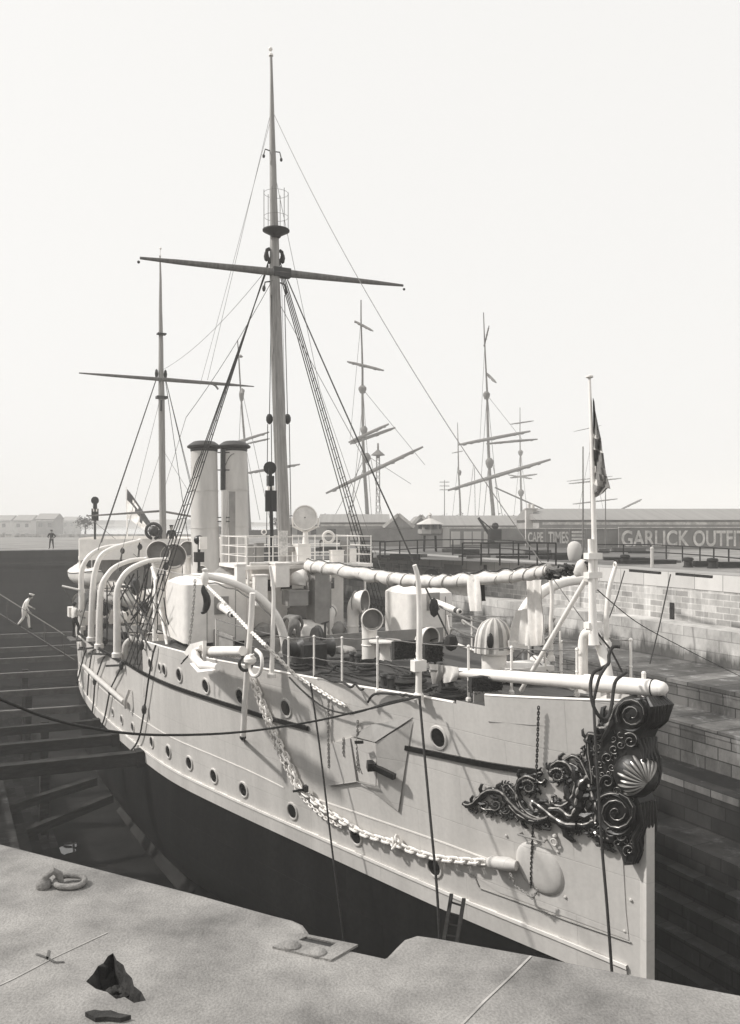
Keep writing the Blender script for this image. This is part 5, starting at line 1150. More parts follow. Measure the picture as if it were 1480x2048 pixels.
rn = random.Random(99)
for i in range(22):
    x0, y0 = rn.uniform(200, 330), rn.uniform(1120, 1200); x1, y1 = x0+rn.uniform(-70, 50), y0+rn.uniform(50, 130); t_ = rn.uniform(4.2, 5.0); b = MB(); b.tube([T(x0, y0, t_), T((x0+x1)/2+rn.uniform(-6,6), (y0+y1)/2+8, t_), T(x1, y1, t_)], rn.uniform(.012,.03), 5); P('boat_tackle', b, 'rope')
for i in range(14):
    x, y = rn.uniform(170, 300), rn.uniform(1150, 1285); b = MB(); b.ball(T(x, y, rn.uniform(3.8,4.8)), rn.uniform(.12,.28), 8, (1,rn.uniform(.6,1),rn.uniform(.8,1.6))); P('hanging_block', b, rn.choice(['iron','brown','canvas2','white']))

# ================================================================== ropes to the quay
def drope(name, pts, r, label, cat='rope', m='rope', group=None, k=5):
    # pts: (x, y, depth)
    pp = resample(pts, k); b = MB(); b.tube([D(x, y, Yv) for x, y, Yv in pp], r, 7); return wobj(name, b, M[m], label, cat, group, ang=60)
yB = (W(Z(837,1396,-1.5))).y
drope('mooring_hawser', [(836,1394,yB-.25),(800,1403,yB-1.0),(720,1422,yB-1.9),(620,1444,yB-2.9),(500,1462,yB-3.9),(400,1469,yB-4.8),(290,1469,yB-5.7),(200,1459,yB-6.5),(100,1437,yB-7.3),(0,1398,yB-8.1),(-150,1330,yB-8.8)], .020, 'long dark hawser sagging across the white side from the tall post to the left')
drope('mooring_hawser', [(836,1394,yB-.2),(780,1404,yB+.2),(722,1423,W(on(722,1423)).y-.25),(692,1427,W(on(692,1427)).y-.25),(655,1418,W(on(655,1418)).y-.25),(628,1401,W(on(628,1401)).y-.3),(585,1362,W(on(585,1362)).y-.3),(548,1312,W(Z(548,1312,-1.7)).y-.4),(535,1284,W(Z(548,1312,-1.7)).y-.4)], .022, 'dark rope looping from the anchor davit foot along the white side to the tall post')
drope('mooring_hawser', [(840,1394,yB),(790,1388,W(on(790,1395)).y-.1),(750,1388,W(on(750,1392)).y-.15),(735,1405,W(on(735,1405)).y-.2)], .03, 'short dark rope running along the rail left of the tall post')
drope('hanging_line', [(621,1366,W(on(621,1368)).y-.22),(640,1500,W(on(621,1368)).y-.6),(663,1690,W(on(621,1368)).y-1.0),(676,1790,W(on(621,1368)).y-1.2),(690,1900,W(on(621,1368)).y-1.3)], .024, 'dark line hanging down the white side to the left of the sponson', group='lines hanging down the bow')
drope('hanging_line', [(839,1394,yB-.1),(850,1520,yB-.6),(862,1650,yB-1.1),(874,1780,yB-1.5),(880,1900,yB-1.7)], .028, 'dark line hanging from the tall post down past the porthole', group='lines hanging down the bow')
drope('hanging_line', [(1187,1395,15.0),(1191,1480,14.6),(1203,1680,14.2),(1214,1810,14.0),(1225,1960,13.9)], .026, 'dark line hanging down the bow through the black scrollwork', group='lines hanging down the bow')
drope('looped_rope', [(1240,1294,15.2),(1226,1294,15.2),(1218,1310,15.1),(1217,1327,15.0),(1202,1337,14.9),(1187,1346,14.8),(1181,1375,14.7),(1187,1412,14.6),(1202,1436,14.6),(1215,1435,14.7),(1223,1412,14.8),(1227,1380,14.9),(1233,1360,15.0),(1252,1345,15.2)], .032, 'thick black rope looped over the white boom at the stem')
drope('looped_rope', [(1217,1326,15.0),(1200,1352,14.7),(1192,1380,14.6),(1188,1398,14.6)], .028, 'shorter black rope end beside the loop at the stem')
drope('bow_hawser', [(1195,1180,16.4),(1270,1242,19),(1360,1292,22.5),(1480,1352,27),(1700,1452,30)], .011, 'thin dark line from the bow staff out to the stepped wall on the right')
# ladder against the hull
lad = wthing('wooden_ladder', 'dark wooden ladder leaning between the quay and the hull near the bow', 'ladder', D(905,1890,17.2))
l0, l1, r0_, r1_ = D(884,1905,16.2), D(903,1788,17.0), D(910,1908,16.2), D(928,1797,16.9)
for a, c_ in ((l0,l1),(r0_,r1_)): b = MB(); b.bar(a, c_, .07, .05); part('stile', b, M['timber'], lad)
for k in range(5): b = MB(); u = .1+k*.19; b.tube([l0.lerp(l1,u), r0_.lerp(r1_,u)], .02, 6); part('rung', b, M['timber'], lad)
# plumb lines on the far dock wall
for (x, y, y2, x2, lb) in ((1346,1150,1345,1305,'thin dark line hung from a bar on the coping, nearest the right edge'), (1254,1143,1235,1228,'thin dark line hung from a bar on the coping just right of the bow staff')):
    p = Z(x, y, .0); o = sthing('depth_line', lb, 'line', p, 'lines hung down the far dock wall'); q_ = S(x2, y2, p.x); mid_ = S((x+x2)/2+4, (y+y2)/2, p.x)
    b = MB(); b.tube([p+Vector((0,.15,.04)), mid_+Vector((0,.3,0)), q_+Vector((0,.3,0))], .03, 5); part('line', b, M['rope'], o)
    b = MB(); b.bar(p+Vector((-.2,0,.06)), p+Vector((-2.4,.3,.06)), .12, .12); part('bar', b, M['timber'], o)
dw = [o for o in bpy.data.objects if o.name == 'dock_wall'][0]
def wpatch(pts, t, m, nm):
    b = MB(); b.prism([T(x, y, t) for x, y in pts], (0,.03,0)); return part(nm, b, M[m], dw)  # proud flat panels; their darker colour stands for shade inside wall openings
wpatch([(889,1128),(925,1130),(925,1150),(889,1150)], -19.99, 'grey', 'recess_shade')
a_ = [(848+15*(1-math.cos(math.pi*k/8)), 1153-15*math.sin(math.pi*k/8)) for k in range(9)]; wpatch(a_, -19.98, 'black', 'culvert_arch_shade')
wpatch([(968,1130),(974,1130),(974,1148),(968,1148)], -19.98, 'black', 'ladder_slot_shade'); wpatch([(1340,1205),(1348,1206),(1348,1250),(1340,1249)], -19.98, 'wet', 'ladder_slot_shade')
rn = random.Random(11)
# ================================================================== gangway and people
gs = 33.5
ga, gb = S(-90,1172,gs), S(150,1320,gs); gw = sthing('gangway', 'narrow wooden gangway sloping down to the ship side at the far left', 'gangway', (ga+gb)/2)
b = MB(); b.bar(ga, gb, .1, .8, up=Vector((1,0,0))) if False else b.add([ga+Vector((-.4,0,0)), ga+Vector((.4,0,0)), gb+Vector((.4,0,0)), gb+Vector((-.4,0,0)), ga+Vector((-.4,0,-.1)), ga+Vector((.4,0,-.1)), gb+Vector((.4,0,-.1)), gb+Vector((-.4,0,-.1))], [(0,1,2,3),(7,6,5,4),(0,4,5,1),(1,5,6,2),(2,6,7,3),(3,7,4,0)]); part('planks', b, M['timber2'], gw)
for dx in (-.4,.4):
    for k in range(6):
        p = ga.lerp(gb, .1+k*.16)+Vector((dx,0,0)); b = MB(); b.tube([p, p+Vector((0,0,.95))], .02, 5); part('post', b, M['timber2'], gw)
    b = MB(); b.tube([ga.lerp(gb,.1)+Vector((dx,0,.95)), ga.lerp(gb,.9)+Vector((dx,0,.95))], .018, 5); part('hand_rope', b, M['hemp'], gw)

def skin_mesh(name, verts, edges, radii, mats, region, root=0, sub_=2):
    me = bpy.data.meshes.new(name); me.from_pydata(verts, edges, []); o = bpy.data.objects.new('tmp', me); COL.objects.link(o)
    m = o.modifiers.new('s', 'SKIN'); m.use_smooth_shade = True
    for i, r_ in enumerate(radii): v = me.skin_vertices[0].data[i]; v.radius = (r_, r_) if not isinstance(r_, tuple) else r_; v.use_root = (i == root)
    s = o.modifiers.new('u', 'SUBSURF'); s.levels = sub_; s.render_levels = sub_
    dg = bpy.context.evaluated_depsgraph_get(); dg.update(); out_ = bpy.data.meshes.new_from_object(o.evaluated_get(dg)); bpy.data.objects.remove(o); out_.name = name
    out_.materials.clear()
    for mm_ in mats: out_.materials.append(mm_)
    for f_ in out_.polygons: f_.material_index = region(f_.center); f_.use_smooth = True
    return out_
def person(label, loc, yaw, pose, mats, cap=None, group=None):
    """joints in metres: x forward, y left, z up; pose gives every joint."""
    J = dict(pelvis=(0,0,.95), waist=(0,0,1.10), chest=(0,0,1.32), neck=(0,0,1.48), skull=(.02,0,1.57), crown=(.02,0,1.68),
             sl=(0,.19,1.40), el=(0,.25,1.12), wl=(.05,.26,.88), hl=(.08,.25,.80), sr=(0,-.19,1.40), er=(0,-.25,1.12), wr=(.05,-.26,.88), hr=(.08,-.25,.80),
             pl=(0,.10,.90), kl=(.02,.11,.50), al=(0,.12,.09), tl=(.16,.13,.04), pr=(0,-.10,.90), kr=(.02,-.11,.50), ar=(0,-.12,.09), tr=(.16,-.13,.04))
    J.update(pose); K = list(J); I = {k: i for i, k in enumerate(K)}
    Rr = dict(pelvis=.135, waist=.125, chest=.155, neck=.055, skull=.085, crown=.07, sl=.075, sr=.075, el=.05, er=.05, wl=.035, wr=.035, hl=.03, hr=.03, pl=.10, pr=.10, kl=.07, kr=.07, al=.05, ar=.05, tl=.04, tr=.04)
    E_ = [('pelvis','waist'),('waist','chest'),('chest','neck'),('neck','skull'),('skull','crown'),('chest','sl'),('sl','el'),('el','wl'),('wl','hl'),('chest','sr'),('sr','er'),('er','wr'),('wr','hr'),('pelvis','pl'),('pl','kl'),('kl','al'),('al','tl'),('pelvis','pr'),('pr','kr'),('kr','ar'),('ar','tr')]
    verts = [J[k] for k in K]; radii = [Rr[k] for k in K]; edges = [(I[a], I[b_]) for a, b_ in E_]
    for sd_ in 'lr':      # five fingers per hand
        h = Vector(J['h'+sd_]); w_ = Vector(J['w'+sd_]); d = (h-w_).normalized(); sdv = d.cross(Vector((0,1,0)) if abs(d.y) < .8 else Vector((1,0,0))).normalized(); cv = d.cross(sdv)
        for q_, (o_, ln) in enumerate(((-.03,.075),(-.01,.085),(.01,.082),(.03,.065))):
            a = h+sdv*o_+d*.015; c_ = a+d*ln*.55+cv*.012; e_ = a+d*ln*.85+cv*.04; n = len(verts); verts += [tuple(a), tuple(c_), tuple(e_)]; radii += [.010,.009,.007]; edges += [(I['h'+sd_], n),(n,n+1),(n+1,n+2)]
        a = w_.lerp(h,.5)-sdv*.03; n = len(verts); verts += [tuple(a), tuple(a-sdv*.02+d*.04)]; radii += [.012,.009]; edges += [(I['w'+sd_], n),(n,n+1)]
    jn = {k: Vector(v) for k, v in J.items()}
    segs = [(jn[a], jn[b_], (0 if (a in ('neck','skull') or a[0] == 'w' and len(a) == 2) else (2 if a in ('pl','pr','kl','kr') or b_ in ('pl','pr') else (3 if a in ('al','ar') else 1)))) for a, b_ in E_]
    def region(c_):
        best = 9; r_ = 1
        for a, b_, m_ in segs:
            d = b_-a; t_ = max(0, min(1, (c_-a).dot(d)/max(1e-6, d.length_squared))); q_ = (a+d*t_-c_).length
            if q_ < best: best = q_; r_ = m_
        if min((c_-jn['hl']).length, (c_-jn['hr']).length) < .07: r_ = 0
        return r_
    root = empty('person', label, 'person', loc, yaw, group)
    me = skin_mesh('body', verts, edges, radii, [M['skin'], mats[0], mats[1], M['hair']], region); o = bpy.data.objects.new('body', me); COL.objects.link(o); o.parent = root
    sk = jn['skull'].lerp(jn['crown'], .4); up = (jn['crown']-jn['skull']).normalized(); fw = Vector((1,0,0)); fw = (fw-up*fw.dot(up)).normalized(); ly = up.cross(fw)
    b = MB(); b.ball(sk, .102, 14, (1,.86,1.15)); 
    b.ball(sk+fw*.10-up*.02, .018, 6); b.ball(sk+ly*.088-up*.01, .022, 6, (.8,.4,1.3)); b.ball(sk-ly*.088-up*.01, .022, 6, (.8,.4,1.3))
    h = bpy.data.objects.new('head', b.mesh('head', M['skin'])); COL.objects.link(h); h.parent = root
    b = MB(); b.ball(sk+fw*.088+ly*.033+up*.012, .012, 6); b.ball(sk+fw*.088-ly*.033+up*.012, .012, 6); b.bar(sk+fw*.096-ly*.02-up*.055, sk+fw*.096+ly*.02-up*.055, .008, .006)
    h2 = bpy.data.objects.new('face_features', b.mesh('face_features', M['hair'])); COL.objects.link(h2); h2.parent = h
    b = MB(); b.ball(sk-fw*.02+up*.025, .108, 12, (1,.9,1.05)); h3 = bpy.data.objects.new('hair', b.mesh('hair', M['hair'])); COL.objects.link(h3); h3.parent = h
    if cap:
        b = MB(); b.lathe(sk+up*.075, up, [(.095,0),(.10,.03),(.14,.055),(.135,.08),(.0,.09)], 18); h4 = bpy.data.objects.new('cap', b.mesh('cap', M[cap])); COL.objects.link(h4); h4.parent = root
    return root
wy = math.atan2(0-0, 1)
cw, cdk, cg = M['cloth_white'], M['cloth_dark'], M['cloth_grey']
# sailor in white coming down the gangway (walking to the right, bent forward)
pp_ = S(47,1262,gs); u = (pp_.y-ga.y)/(gb.y-ga.y); fp_ = ga.lerp(gb, u)
person('person in white with a flat cap walking down the gangway, one hand on the rope', W(fp_), math.atan2(-STB.y, -STB.x), dict(chest=(.16,0,1.30), waist=(.06,0,1.10), neck=(.25,0,1.44), skull=(.33,0,1.50), crown=(.36,0,1.60), sl=(.17,.19,1.36), el=(.22,.27,1.10), wl=(.42,.34,.98), hl=(.5,.35,.93), sr=(.17,-.19,1.36), er=(.10,-.27,1.10), wr=(.22,-.27,.88), hr=(.28,-.26,.81),
    kl=(.24,.11,.52), al=(.28,.12,.0), tl=(.44,.13,-.08), kr=(-.02,-.11,.52), ar=(-.26,-.12,.22), tr=(-.12,-.13,.12)), (cw, cw), 'cloth_white')
person('person in dark clothes standing on the far end wall, arms at his hips', D(103,1098,2.3*FPX/(1098-CY)), R(-95), dict(el=(-.04,.38,1.16), wl=(.1,.22,1.0), hl=(.16,.17,.97), er=(-.04,-.38,1.16), wr=(.1,-.22,1.0), hr=(.16,-.17,.97), kl=(.02,.15,.5), al=(0,.19,.09), tl=(.16,.2,.04), kr=(.02,-.15,.5), ar=(0,-.19,.09), tr=(.16,-.2,.04)), (cdk, cdk), 'cloth_dark')
p = Z(588,1306,-1.7)
person('person in grey working clothes bent over, back turned, beside the anchor davit', W(p), R(105), dict(pelvis=(-.05,0,.90), waist=(.08,0,1.03), chest=(.28,0,1.12), neck=(.45,0,1.10), skull=(.54,0,1.04), crown=(.62,0,.98), sl=(.30,.22,1.10), el=(.36,.34,.84), wl=(.42,.26,.62), hl=(.45,.2,.54), sr=(.30,-.22,1.10), er=(.36,-.34,.84), wr=(.42,-.26,.62), hr=(.45,-.2,.54),
    pl=(-.06,.11,.86), kl=(.04,.15,.46), pr=(-.06,-.11,.86), kr=(.04,-.15,.46)), (cg, cg))
p = S(340,1296,19.6); p.z = -1.9
person('person in drab clothes standing behind the starboard gun shield by the awning strut', W(Vector((20.2, 3.5, -3.75)))+Vector((0,0,.9)), R(-60), dict(wl=(.2,.2,1.0), hl=(.28,.17,1.02)), (cg, cg))
p = T(149,1262,5.75)
person('person in a white shirt and dark trousers working outboard at the ship quarter', W(Vector((p.x, p.y, p.z-.35))), math.atan2(-STB.y, -STB.x)+.4, dict(el=(.15,.27,1.15), wl=(.36,.2,1.2), hl=(.44,.18,1.24), er=(.12,-.27,1.1), wr=(.33,-.2,1.0), hr=(.4,-.18,.98), kr=(.16,-.11,.55), ar=(.1,-.12,.2), tr=(.24,-.12,.16)), (cw, cdk))
b = MB(); b.box(Vector((p.x, p.y, p.z-.38)), (1.6,.5,.06)); sg_ = sthing('staging_plank', 'plank staging slung outboard under the person at the ship quarter', 'staging', (p.x, p.y, p.z-.38)); part('plank', b, M['timber2'], sg_)
for dx in (-.7,.7): b = MB(); b.tube([(p.x+dx,p.y,p.z-.36),(p.x+dx,p.y-.5,p.z+1.6)], .02, 5); part('sling', b, M['rope'], sg_)
for x, y, t_, yw, lb in ((337,1060,.3,-110,'officer in a dark coat standing at the after rail, left of his companion'),(352,1068,-.5,-70,'officer in a dark coat standing at the after rail, right of his companion')):
    p = T(x, y, t_); person('person: '.replace('person: ','')+lb.replace('officer','person'), W(Vector((max(p.x,37.6), t_, .47))), R(yw), dict(), (cdk, cdk), 'cloth_dark', None)

# ================================================================== the yard beyond the dock
def wpoly(pts, z, m, name): b = MB(); q_ = [D(x, y, (EYE-z)*FPX/(y-CY)) for x, y in pts]; b.add(q_, [tuple(t) for t in geometry.tessellate_polygon([q_])]); return struct(name, b, M[m], ship=False, flat=True)
wpoly([(560,1121),(560,1096),(900,1092),(1230,1092),(1340,1100),(1330,1128),(1180,1132),(980,1124),(760,1115)], .0, 'dirt', 'yard_ground')
b = MB(); y0_ = 150; b.add([Vector((-400,y0_,-.01)), Vector((-14,y0_,-.01)), Vector((-14,900,-.01)), Vector((-400,900,-.01))], [(0,1,2,3)]); struct('harbour_water', b, M['water'], ship=False, flat=True)
b = MB(); b.box((-60,147,.25), (90,1.2,.55)); wobj('low_wall', b, M['brick'], 'low pale wall along the far quay behind the standing person', 'wall')
hl = MB(); rows = [[], []]
for k in range(60): x = -3000+k*100; rows[0].append(Vector((x, 3600, -5))); rows[1].append(Vector((x, 3620+40*math.sin(k), 8+26*math.exp(-((x+1900)/600)**2)+12*math.exp(-((x+900)/350)**2)+3*math.sin(k*.9))))
hl.grid(rows); struct('hills', hl, M['hill'], ship=False)
def house(x0, x1, y_base, Yv, wall_h, roof_h, depth, wm, rm, label, gable='x', name='shed', cat='building', nwin=3):
    z0 = 0; a, c_ = (x0-CX)/FPX*Yv, (x1-CX)/FPX*Yv; o = wthing(name, label, cat, Vector(((a+c_)/2, Yv+depth/2, 0))); L_ = c_-a
    b = MB(); b.box(((a+c_)/2, Yv+depth/2, wall_h/2), (L_, depth, wall_h)); part('wall', b, M[wm], o)
    b = MB(); e = .35
    if gable == 'x': # ridge runs along x
        pf = [Vector((a-e, Yv-e, wall_h)), Vector((a-e, Yv+depth+e, wall_h)), Vector((a-e, Yv+depth/2, wall_h+roof_h))]; b.prism(pf, (L_+2*e,0,0))
    else:
        pf = [Vector((a-e, Yv-e, wall_h)), Vector((c_+e, Yv-e, wall_h)), Vector(((a+c_)/2, Yv-e, wall_h+roof_h))]; b.prism(pf, (0,depth+2*e,0))
        g_ = MB(); g_.bar(Vector((a-e, Yv-e-.06, wall_h+.05)), Vector(((a+c_)/2, Yv-e-.06, wall_h+roof_h+.05)), .1, .35); g_.bar(Vector((c_+e, Yv-e-.06, wall_h+.05)), Vector(((a+c_)/2, Yv-e-.06, wall_h+roof_h+.05)), .1, .35); part('barge_board', g_, M['lettering'], o)
    part('roof', b, M[rm], o)
    b = MB(); b.box(((a+c_)/2, Yv-.03, wall_h*.86), (L_*.98,.06,wall_h*.1)); part('fascia', b, M['lettering'] if wm != 'housewall' else M['grey'], o)
    for k in range(nwin):
        xx = a+L_*(k+.5)/nwin; b = MB(); b.box((xx, Yv-.02, wall_h*.5), (min(1.2,L_/nwin*.4),.08,wall_h*.36)); w_ = part('window', b, M['glass'], o)
    return o
sh1 = house(1078,1760,1096,92,2.75,1.35,14,'shedwall','roof','long goods shed with a dark hipped roof behind the painted hoarding on the right','x','goods_shed','shed',9)
b = MB(); 
house(640,775,1096,105,2.5,1.1,12,'shedwall','roof','long low shed roof left of the two gabled sheds','x','goods_shed','shed',3)
house(772,822,1096,98,1.9,1.5,16,'grey','roof','gabled shed with pale barge boards, left of its twin','y','goods_shed','shed',1)
house(824,860,1096,101,1.8,1.5,16,'grey','roof','gabled shed with pale barge boards behind the octagonal hut','y','goods_shed','shed',1)
house(866,1074,1096,112,2.1,1.4,14,'shedwall','roof','low shed with a long roof between the octagonal hut and the big shed','x','goods_shed','shed',4)
house(560,640,1096,125,2.2,1.0,12,'shedwall','roof','farthest low shed seen behind the bridge rail','x','goods_shed','shed',3)
for x0, x1, y_, hh, lb in ((28,62,300,3.6,'pale cottage at the far left edge'),(72,108,290,4.0,'darker-walled cottage just behind the standing person'),(-30,20,310,3.6,'pale cottage partly cut by the left edge'),(124,150,420,4.0,'tiny far cottage right of the standing person')):
    house(x0, x1, 1072, y_, hh, 2.0, 9, 'housewall' if 'pale' in lb else 'shedwall', 'roof', lb, 'x', 'cottage', 'cottage', 2)
for i, (x, y_, hh) in enumerate(((1058,96,2.0),(1066,97,1.9))):
    b = MB(); xx = (x-CX)/FPX*y_; b.box((xx, y_, 2.0), (.8,.8,4.0)); b.box((xx,y_,4.05), (1.0,1.0,.15)); b.lathe((xx,y_,4.1), (0,0,1), [(.2,0),(.17,.5)], 10); sobj_ = wobj('chimney_stack', b, M['housewall'], 'pale chimney left of the big shed, %s of two' % ('left' if i == 0 else 'right'), 'chimney')
for i in range(9):   # far trees
    x = [700,735,600,880,925,1010,655,560,170][i]; Yv = 130+i*3; c_ = Vector(((x-CX)/FPX*Yv, Yv, 0)); o = wthing('tree', 'dark bushy tree behind the sheds, number %s from the left of the row' % ['six','seven','three','eight','nine','ten','five','two','one'][i], 'tree', c_, 'trees behind the sheds')
    b = MB(); b.tube([c_, c_+Vector((.1,0,1.2)), c_+Vector((.0,0,2.2))], [.2,.12,.08], 6); part('trunk', b, M['spar'], o); b = MB()
    for k in range(420):
        q_ = Vector((rn.gauss(0,.9), rn.gauss(0,.7), rn.gauss(0,.5))); 
        if q_.length > 2: continue
        p = c_+Vector((0,0,2.6))+q_; s_ = rn.uniform(.1,.25); n_ = Vector((rn.uniform(-1,1),rn.uniform(-1,1),rn.uniform(-1,1))).normalized(); u_ = n_.orthogonal().normalized()*s_; v_ = n_.cross(u_)
        b.add([p-u_, p+v_*.6, p+u_, p-v_*.6], [(0,1,2,3)])
    part('crown', b, M['leaf'], o, flat=True)
# painted hoardings with lettering
def text(body, x0, x1, z0, z1, Yv, m, parent, name='lettering', squash=None):
    cu = bpy.data.curves.new('txt', 'FONT'); cu.body = body; cu.size = 1; cu.extrude = .02; o = bpy.data.objects.new('tmp', cu); COL.objects.link(o)
    cu.offset = .02; dg = bpy.context.evaluated_depsgraph_get(); dg.update(); me = bpy.data.meshes.new_from_object(o.evaluated_get(dg)); bpy.data.objects.remove(o)
    xs = [v.co.x for v in me.vertices]; ys = [v.co.y for v in me.vertices]; a, c_ = (x0-CX)/FPX*Yv, (x1-CX)/FPX*Yv; org = Vector(parent['org'])
    for v in me.vertices:
        x, y, z = v.co; v.co = Vector((a+(x-min(xs))/(max(xs)-min(xs))*(c_-a), Yv-.05-z*1.0, z0+(y-min(ys))/(max(ys)-min(ys))*(z1-z0)))-org
    me.materials.clear(); me.materials.append(m); o = bpy.data.objects.new(name, me); COL.objects.link(o); o.parent = parent; return o
def hoard(x0, x1, Yv, z0, z1, label, words):
    a, c_ = (x0-CX)/FPX*Yv, (x1-CX)/FPX*Yv; o = wthing('painted_hoarding', label, 'hoarding', Vector(((a+c_)/2, Yv, 0)), 'painted hoardings along the yard')
    b = MB(); b.box(((a+c_)/2, Yv+.1, (z0+z1)/2), (c_-a, .16, z1-z0)); part('board', b, M['posterdark'], o)
    b = MB(); b.box(((a+c_)/2, Yv+.0, z1+.03), (c_-a+.1, .2, .07)); part('cap_rail', b, M['lettering'], o)
    for w_, xa, xb, za, zb_ in words: text(w_, xa, xb, za, zb_, Yv, M['lettering'], o)
    return o
hoard(1052,1090,78,.1,1.85,'dark hoarding lettered CAPE, partly behind the yard clutter',[('CAPE',1056,1086,.6,1.55)])
hoard(1092,1139,78,.1,1.85,'dark hoarding lettered TIMES right of the CAPE one',[('TIMES',1096,1137,.5,1.6)])
h3_ = hoard(1141,1172,78,.1,1.85,'small hoarding with a pale poster next to the TIMES one',[])
b = MB(); xa, xb = (1143-CX)/FPX*78, (1168-CX)/FPX*78
for k in range(3): b.box(((xa+xb)/2, 77.95, 1.55-.32*k), (xb-xa, .05, .2))
part('poster', b, M['lettering'], h3_)
hoard(1174,1236,78,.0,1.85,'plain dark hoarding behind the bow staff',[])
hoard(1238,1640,77,.0,1.95,'long dark hoarding lettered GARLICK OUTFITTER at the right edge',[('GARLICK',1243,1378,.25,1.72),('OUTFITTER',1386,1545,.25,1.72)])
for i, (x0, x1) in enumerate(((903,920),(928,943),(946,962),(968,988),(700,720))):
    b = MB(); a, c_ = (x0-CX)/FPX*84, (x1-CX)/FPX*84; b.box(((a+c_)/2,84,.9), (c_-a,.2,1.3)); wobj('pale_panel', b, M['housewall'], 'pale board standing against the dark sheds, %s of the row from the left' % ['second','third','fourth','fifth','first'][i], 'board', 'pale boards in the yard')
b = MB(); a, c_ = (690-CX)/FPX*86, (1050-CX)/FPX*86; b.box(((a+c_)/2,86,.9), (c_-a,.15,1.8)); wobj('board_fence', b, M['posterdark'], 'dark board fence running behind the pale boards in the yard', 'fence')
# octagonal hut
Yk = 70; kx = (860-CX)/FPX*Yk; kt = wthing('octagonal_hut', 'octagonal lookout hut with a conical roof standing on legs in the yard', 'hut', Vector((kx, Yk, 0)))
b = MB(); b.lathe((kx,Yk,1.35), (0,0,1), [(.85,0),(1.02,.15),(1.02,.5),(.9,.52),(.9,.95)], 8); part('cabin', b, M['shedwall'], kt, flat=True)
b = MB(); b.lathe((kx,Yk,2.27), (0,0,1), [(1.15,0),(1.1,.06),(.35,.42),(.12,.5),(.12,.75),(.2,.78),(0,1.0)], 8); part('roof', b, M['housewall'], kt, flat=True)
for k in range(8):
    an = 2*math.pi*(k+.5)/8; b = MB(); b.box((kx+.86*math.cos(an), Yk+.86*math.sin(an), 2.08), (.3,.3,.32)); part('window', b, M['glass'], kt)
for dx, dy in ((-.5,-.5),(.5,-.5),(.5,.5),(-.5,.5)): b = MB(); b.tube([(kx+dx,Yk+dy,0),(kx+dx*.9,Yk+dy*.9,1.4)], .07, 6); part('leg', b, M['timber'], kt)
b = MB(); b.box((kx+1.35,Yk+.2,1.0), (.55,.5,2.0)); wobj('white_sentry_box', b, M['housewall'], 'narrow white box standing right of the octagonal hut', 'sentry box')
# light tower
Yt = 120; tx = (756-CX)/FPX*Yt; tw = wthing('lamp_tower', 'lattice lamp tower with a mushroom hood behind the yards of the sailing ship', 'tower', Vector((tx, Yt, 0))); zt_ = upz(912, Yt)
b = MB()
for dx, dy in ((-.3,-.3),(.3,-.3),(.3,.3),(-.3,.3)): b.tube([(tx+dx,Yt+dy,0),(tx+dx*.7,Yt+dy*.7,zt_)], .06, 5)
n = 14
for k in range(n):
    z_ = zt_*k/n; z2 = zt_*(k+1)/n
    for (dx, dy), (ex, ey) in (((-.3,-.3),(.3,-.3)),((.3,-.3),(.3,.3)),((.3,.3),(-.3,.3)),((-.3,.3),(-.3,-.3))): b.tube([(tx+dx*.85,Yt+dy*.85,z_),(tx+ex*.85,Yt+ey*.85,z2)], .03, 4)
part('lattice', b, M['grain'], tw); b = MB(); b.lathe((tx,Yt,zt_), (0,0,1), [(.2,-.3),(.3,0),(1.0,.1),(.95,.2),(.3,.75),(.15,.9),(.12,1.8),(0,1.9)], 16); part('hood', b, M['grain'], tw)
def pole(x, yb, yt, Yv, label, arms=0, r=.08, name='telegraph_pole', cat='pole', m='grain'):
    xx = (x-CX)/FPX*Yv; z_ = upz(yt, Yv); b = MB(); b.tube([(xx,Yv,0),(xx,Yv,z_)], [r,r*.6], 6); o = wthing(name, label, cat, Vector((xx,Yv,0))); part('post', b, M[m], o)
    for k in range(arms): b = MB(); b.bar((xx-.7,Yv,z_-.3-.55*k), (xx+.7,Yv,z_-.3-.55*k), .09, .09); part('crossarm', b, M[m], o)
    return o
pole(889,1090,960,120,'telegraph pole with three cross arms between the two big sailing masts', 3)
pole(1166,1090,893,60,'tall dark pole just left of the bow staff', 0, .07, 'signal_pole')
pole(1211,1090,975,70,'dark pole just right of the bow staff', 0, .06, 'signal_pole')
# yard clutter: railings, timber stacks, bollards
def railing(pts, hgt, zb, label, npost=8, r=.05):
    # pts: px of the foot of the railing on the ground
    P_ = [D(x, y, (EYE-zb)*FPX/(y-CY)) for x, y in pts]; o = wthing('yard_railing', label, 'railing', P_[0]); cum = [0]
    for a, c_ in zip(P_, P_[1:]): cum.append(cum[-1]+(c_-a).length)
    for k in range(npost):
        s_ = cum[-1]*k/(npost-1); j = max(i for i in range(len(cum)-1) if cum[i] <= s_+1e-6); p = P_[j].lerp(P_[j+1], min(1, (s_-cum[j])/(cum[j+1]-cum[j]))); b = MB(); b.tube([p, p+Vector((0,0,hgt))], r, 5); part('post', b, M['timber'], o)
    for h in (1, .5): b = MB(); b.tube([p+Vector((0,0,hgt*h)) for p in P_], r*.8, 5); part('rail', b, M['timber'], o)
    return o
railing([(760,1120),(840,1112),(930,1110),(1010,1113),(1096,1124)], 1.15, 0, 'dark railing curving along the middle of the yard in front of the hut', 8)
railing([(925,1131),(1000,1131),(1112,1131)], 1.25, 0, 'straight dark railing nearest the dock edge in the middle of the yard', 6)
railing([(1190,1118),(1300,1118),(1400,1126),(1490,1136)], .95, 0, 'sagging railing on the right in front of the lettered hoarding', 9, .045)
railing([(640,1112),(700,1113),(770,1114)], 1.1, 0, 'dark railing at the left part of the yard behind the bridge', 4)
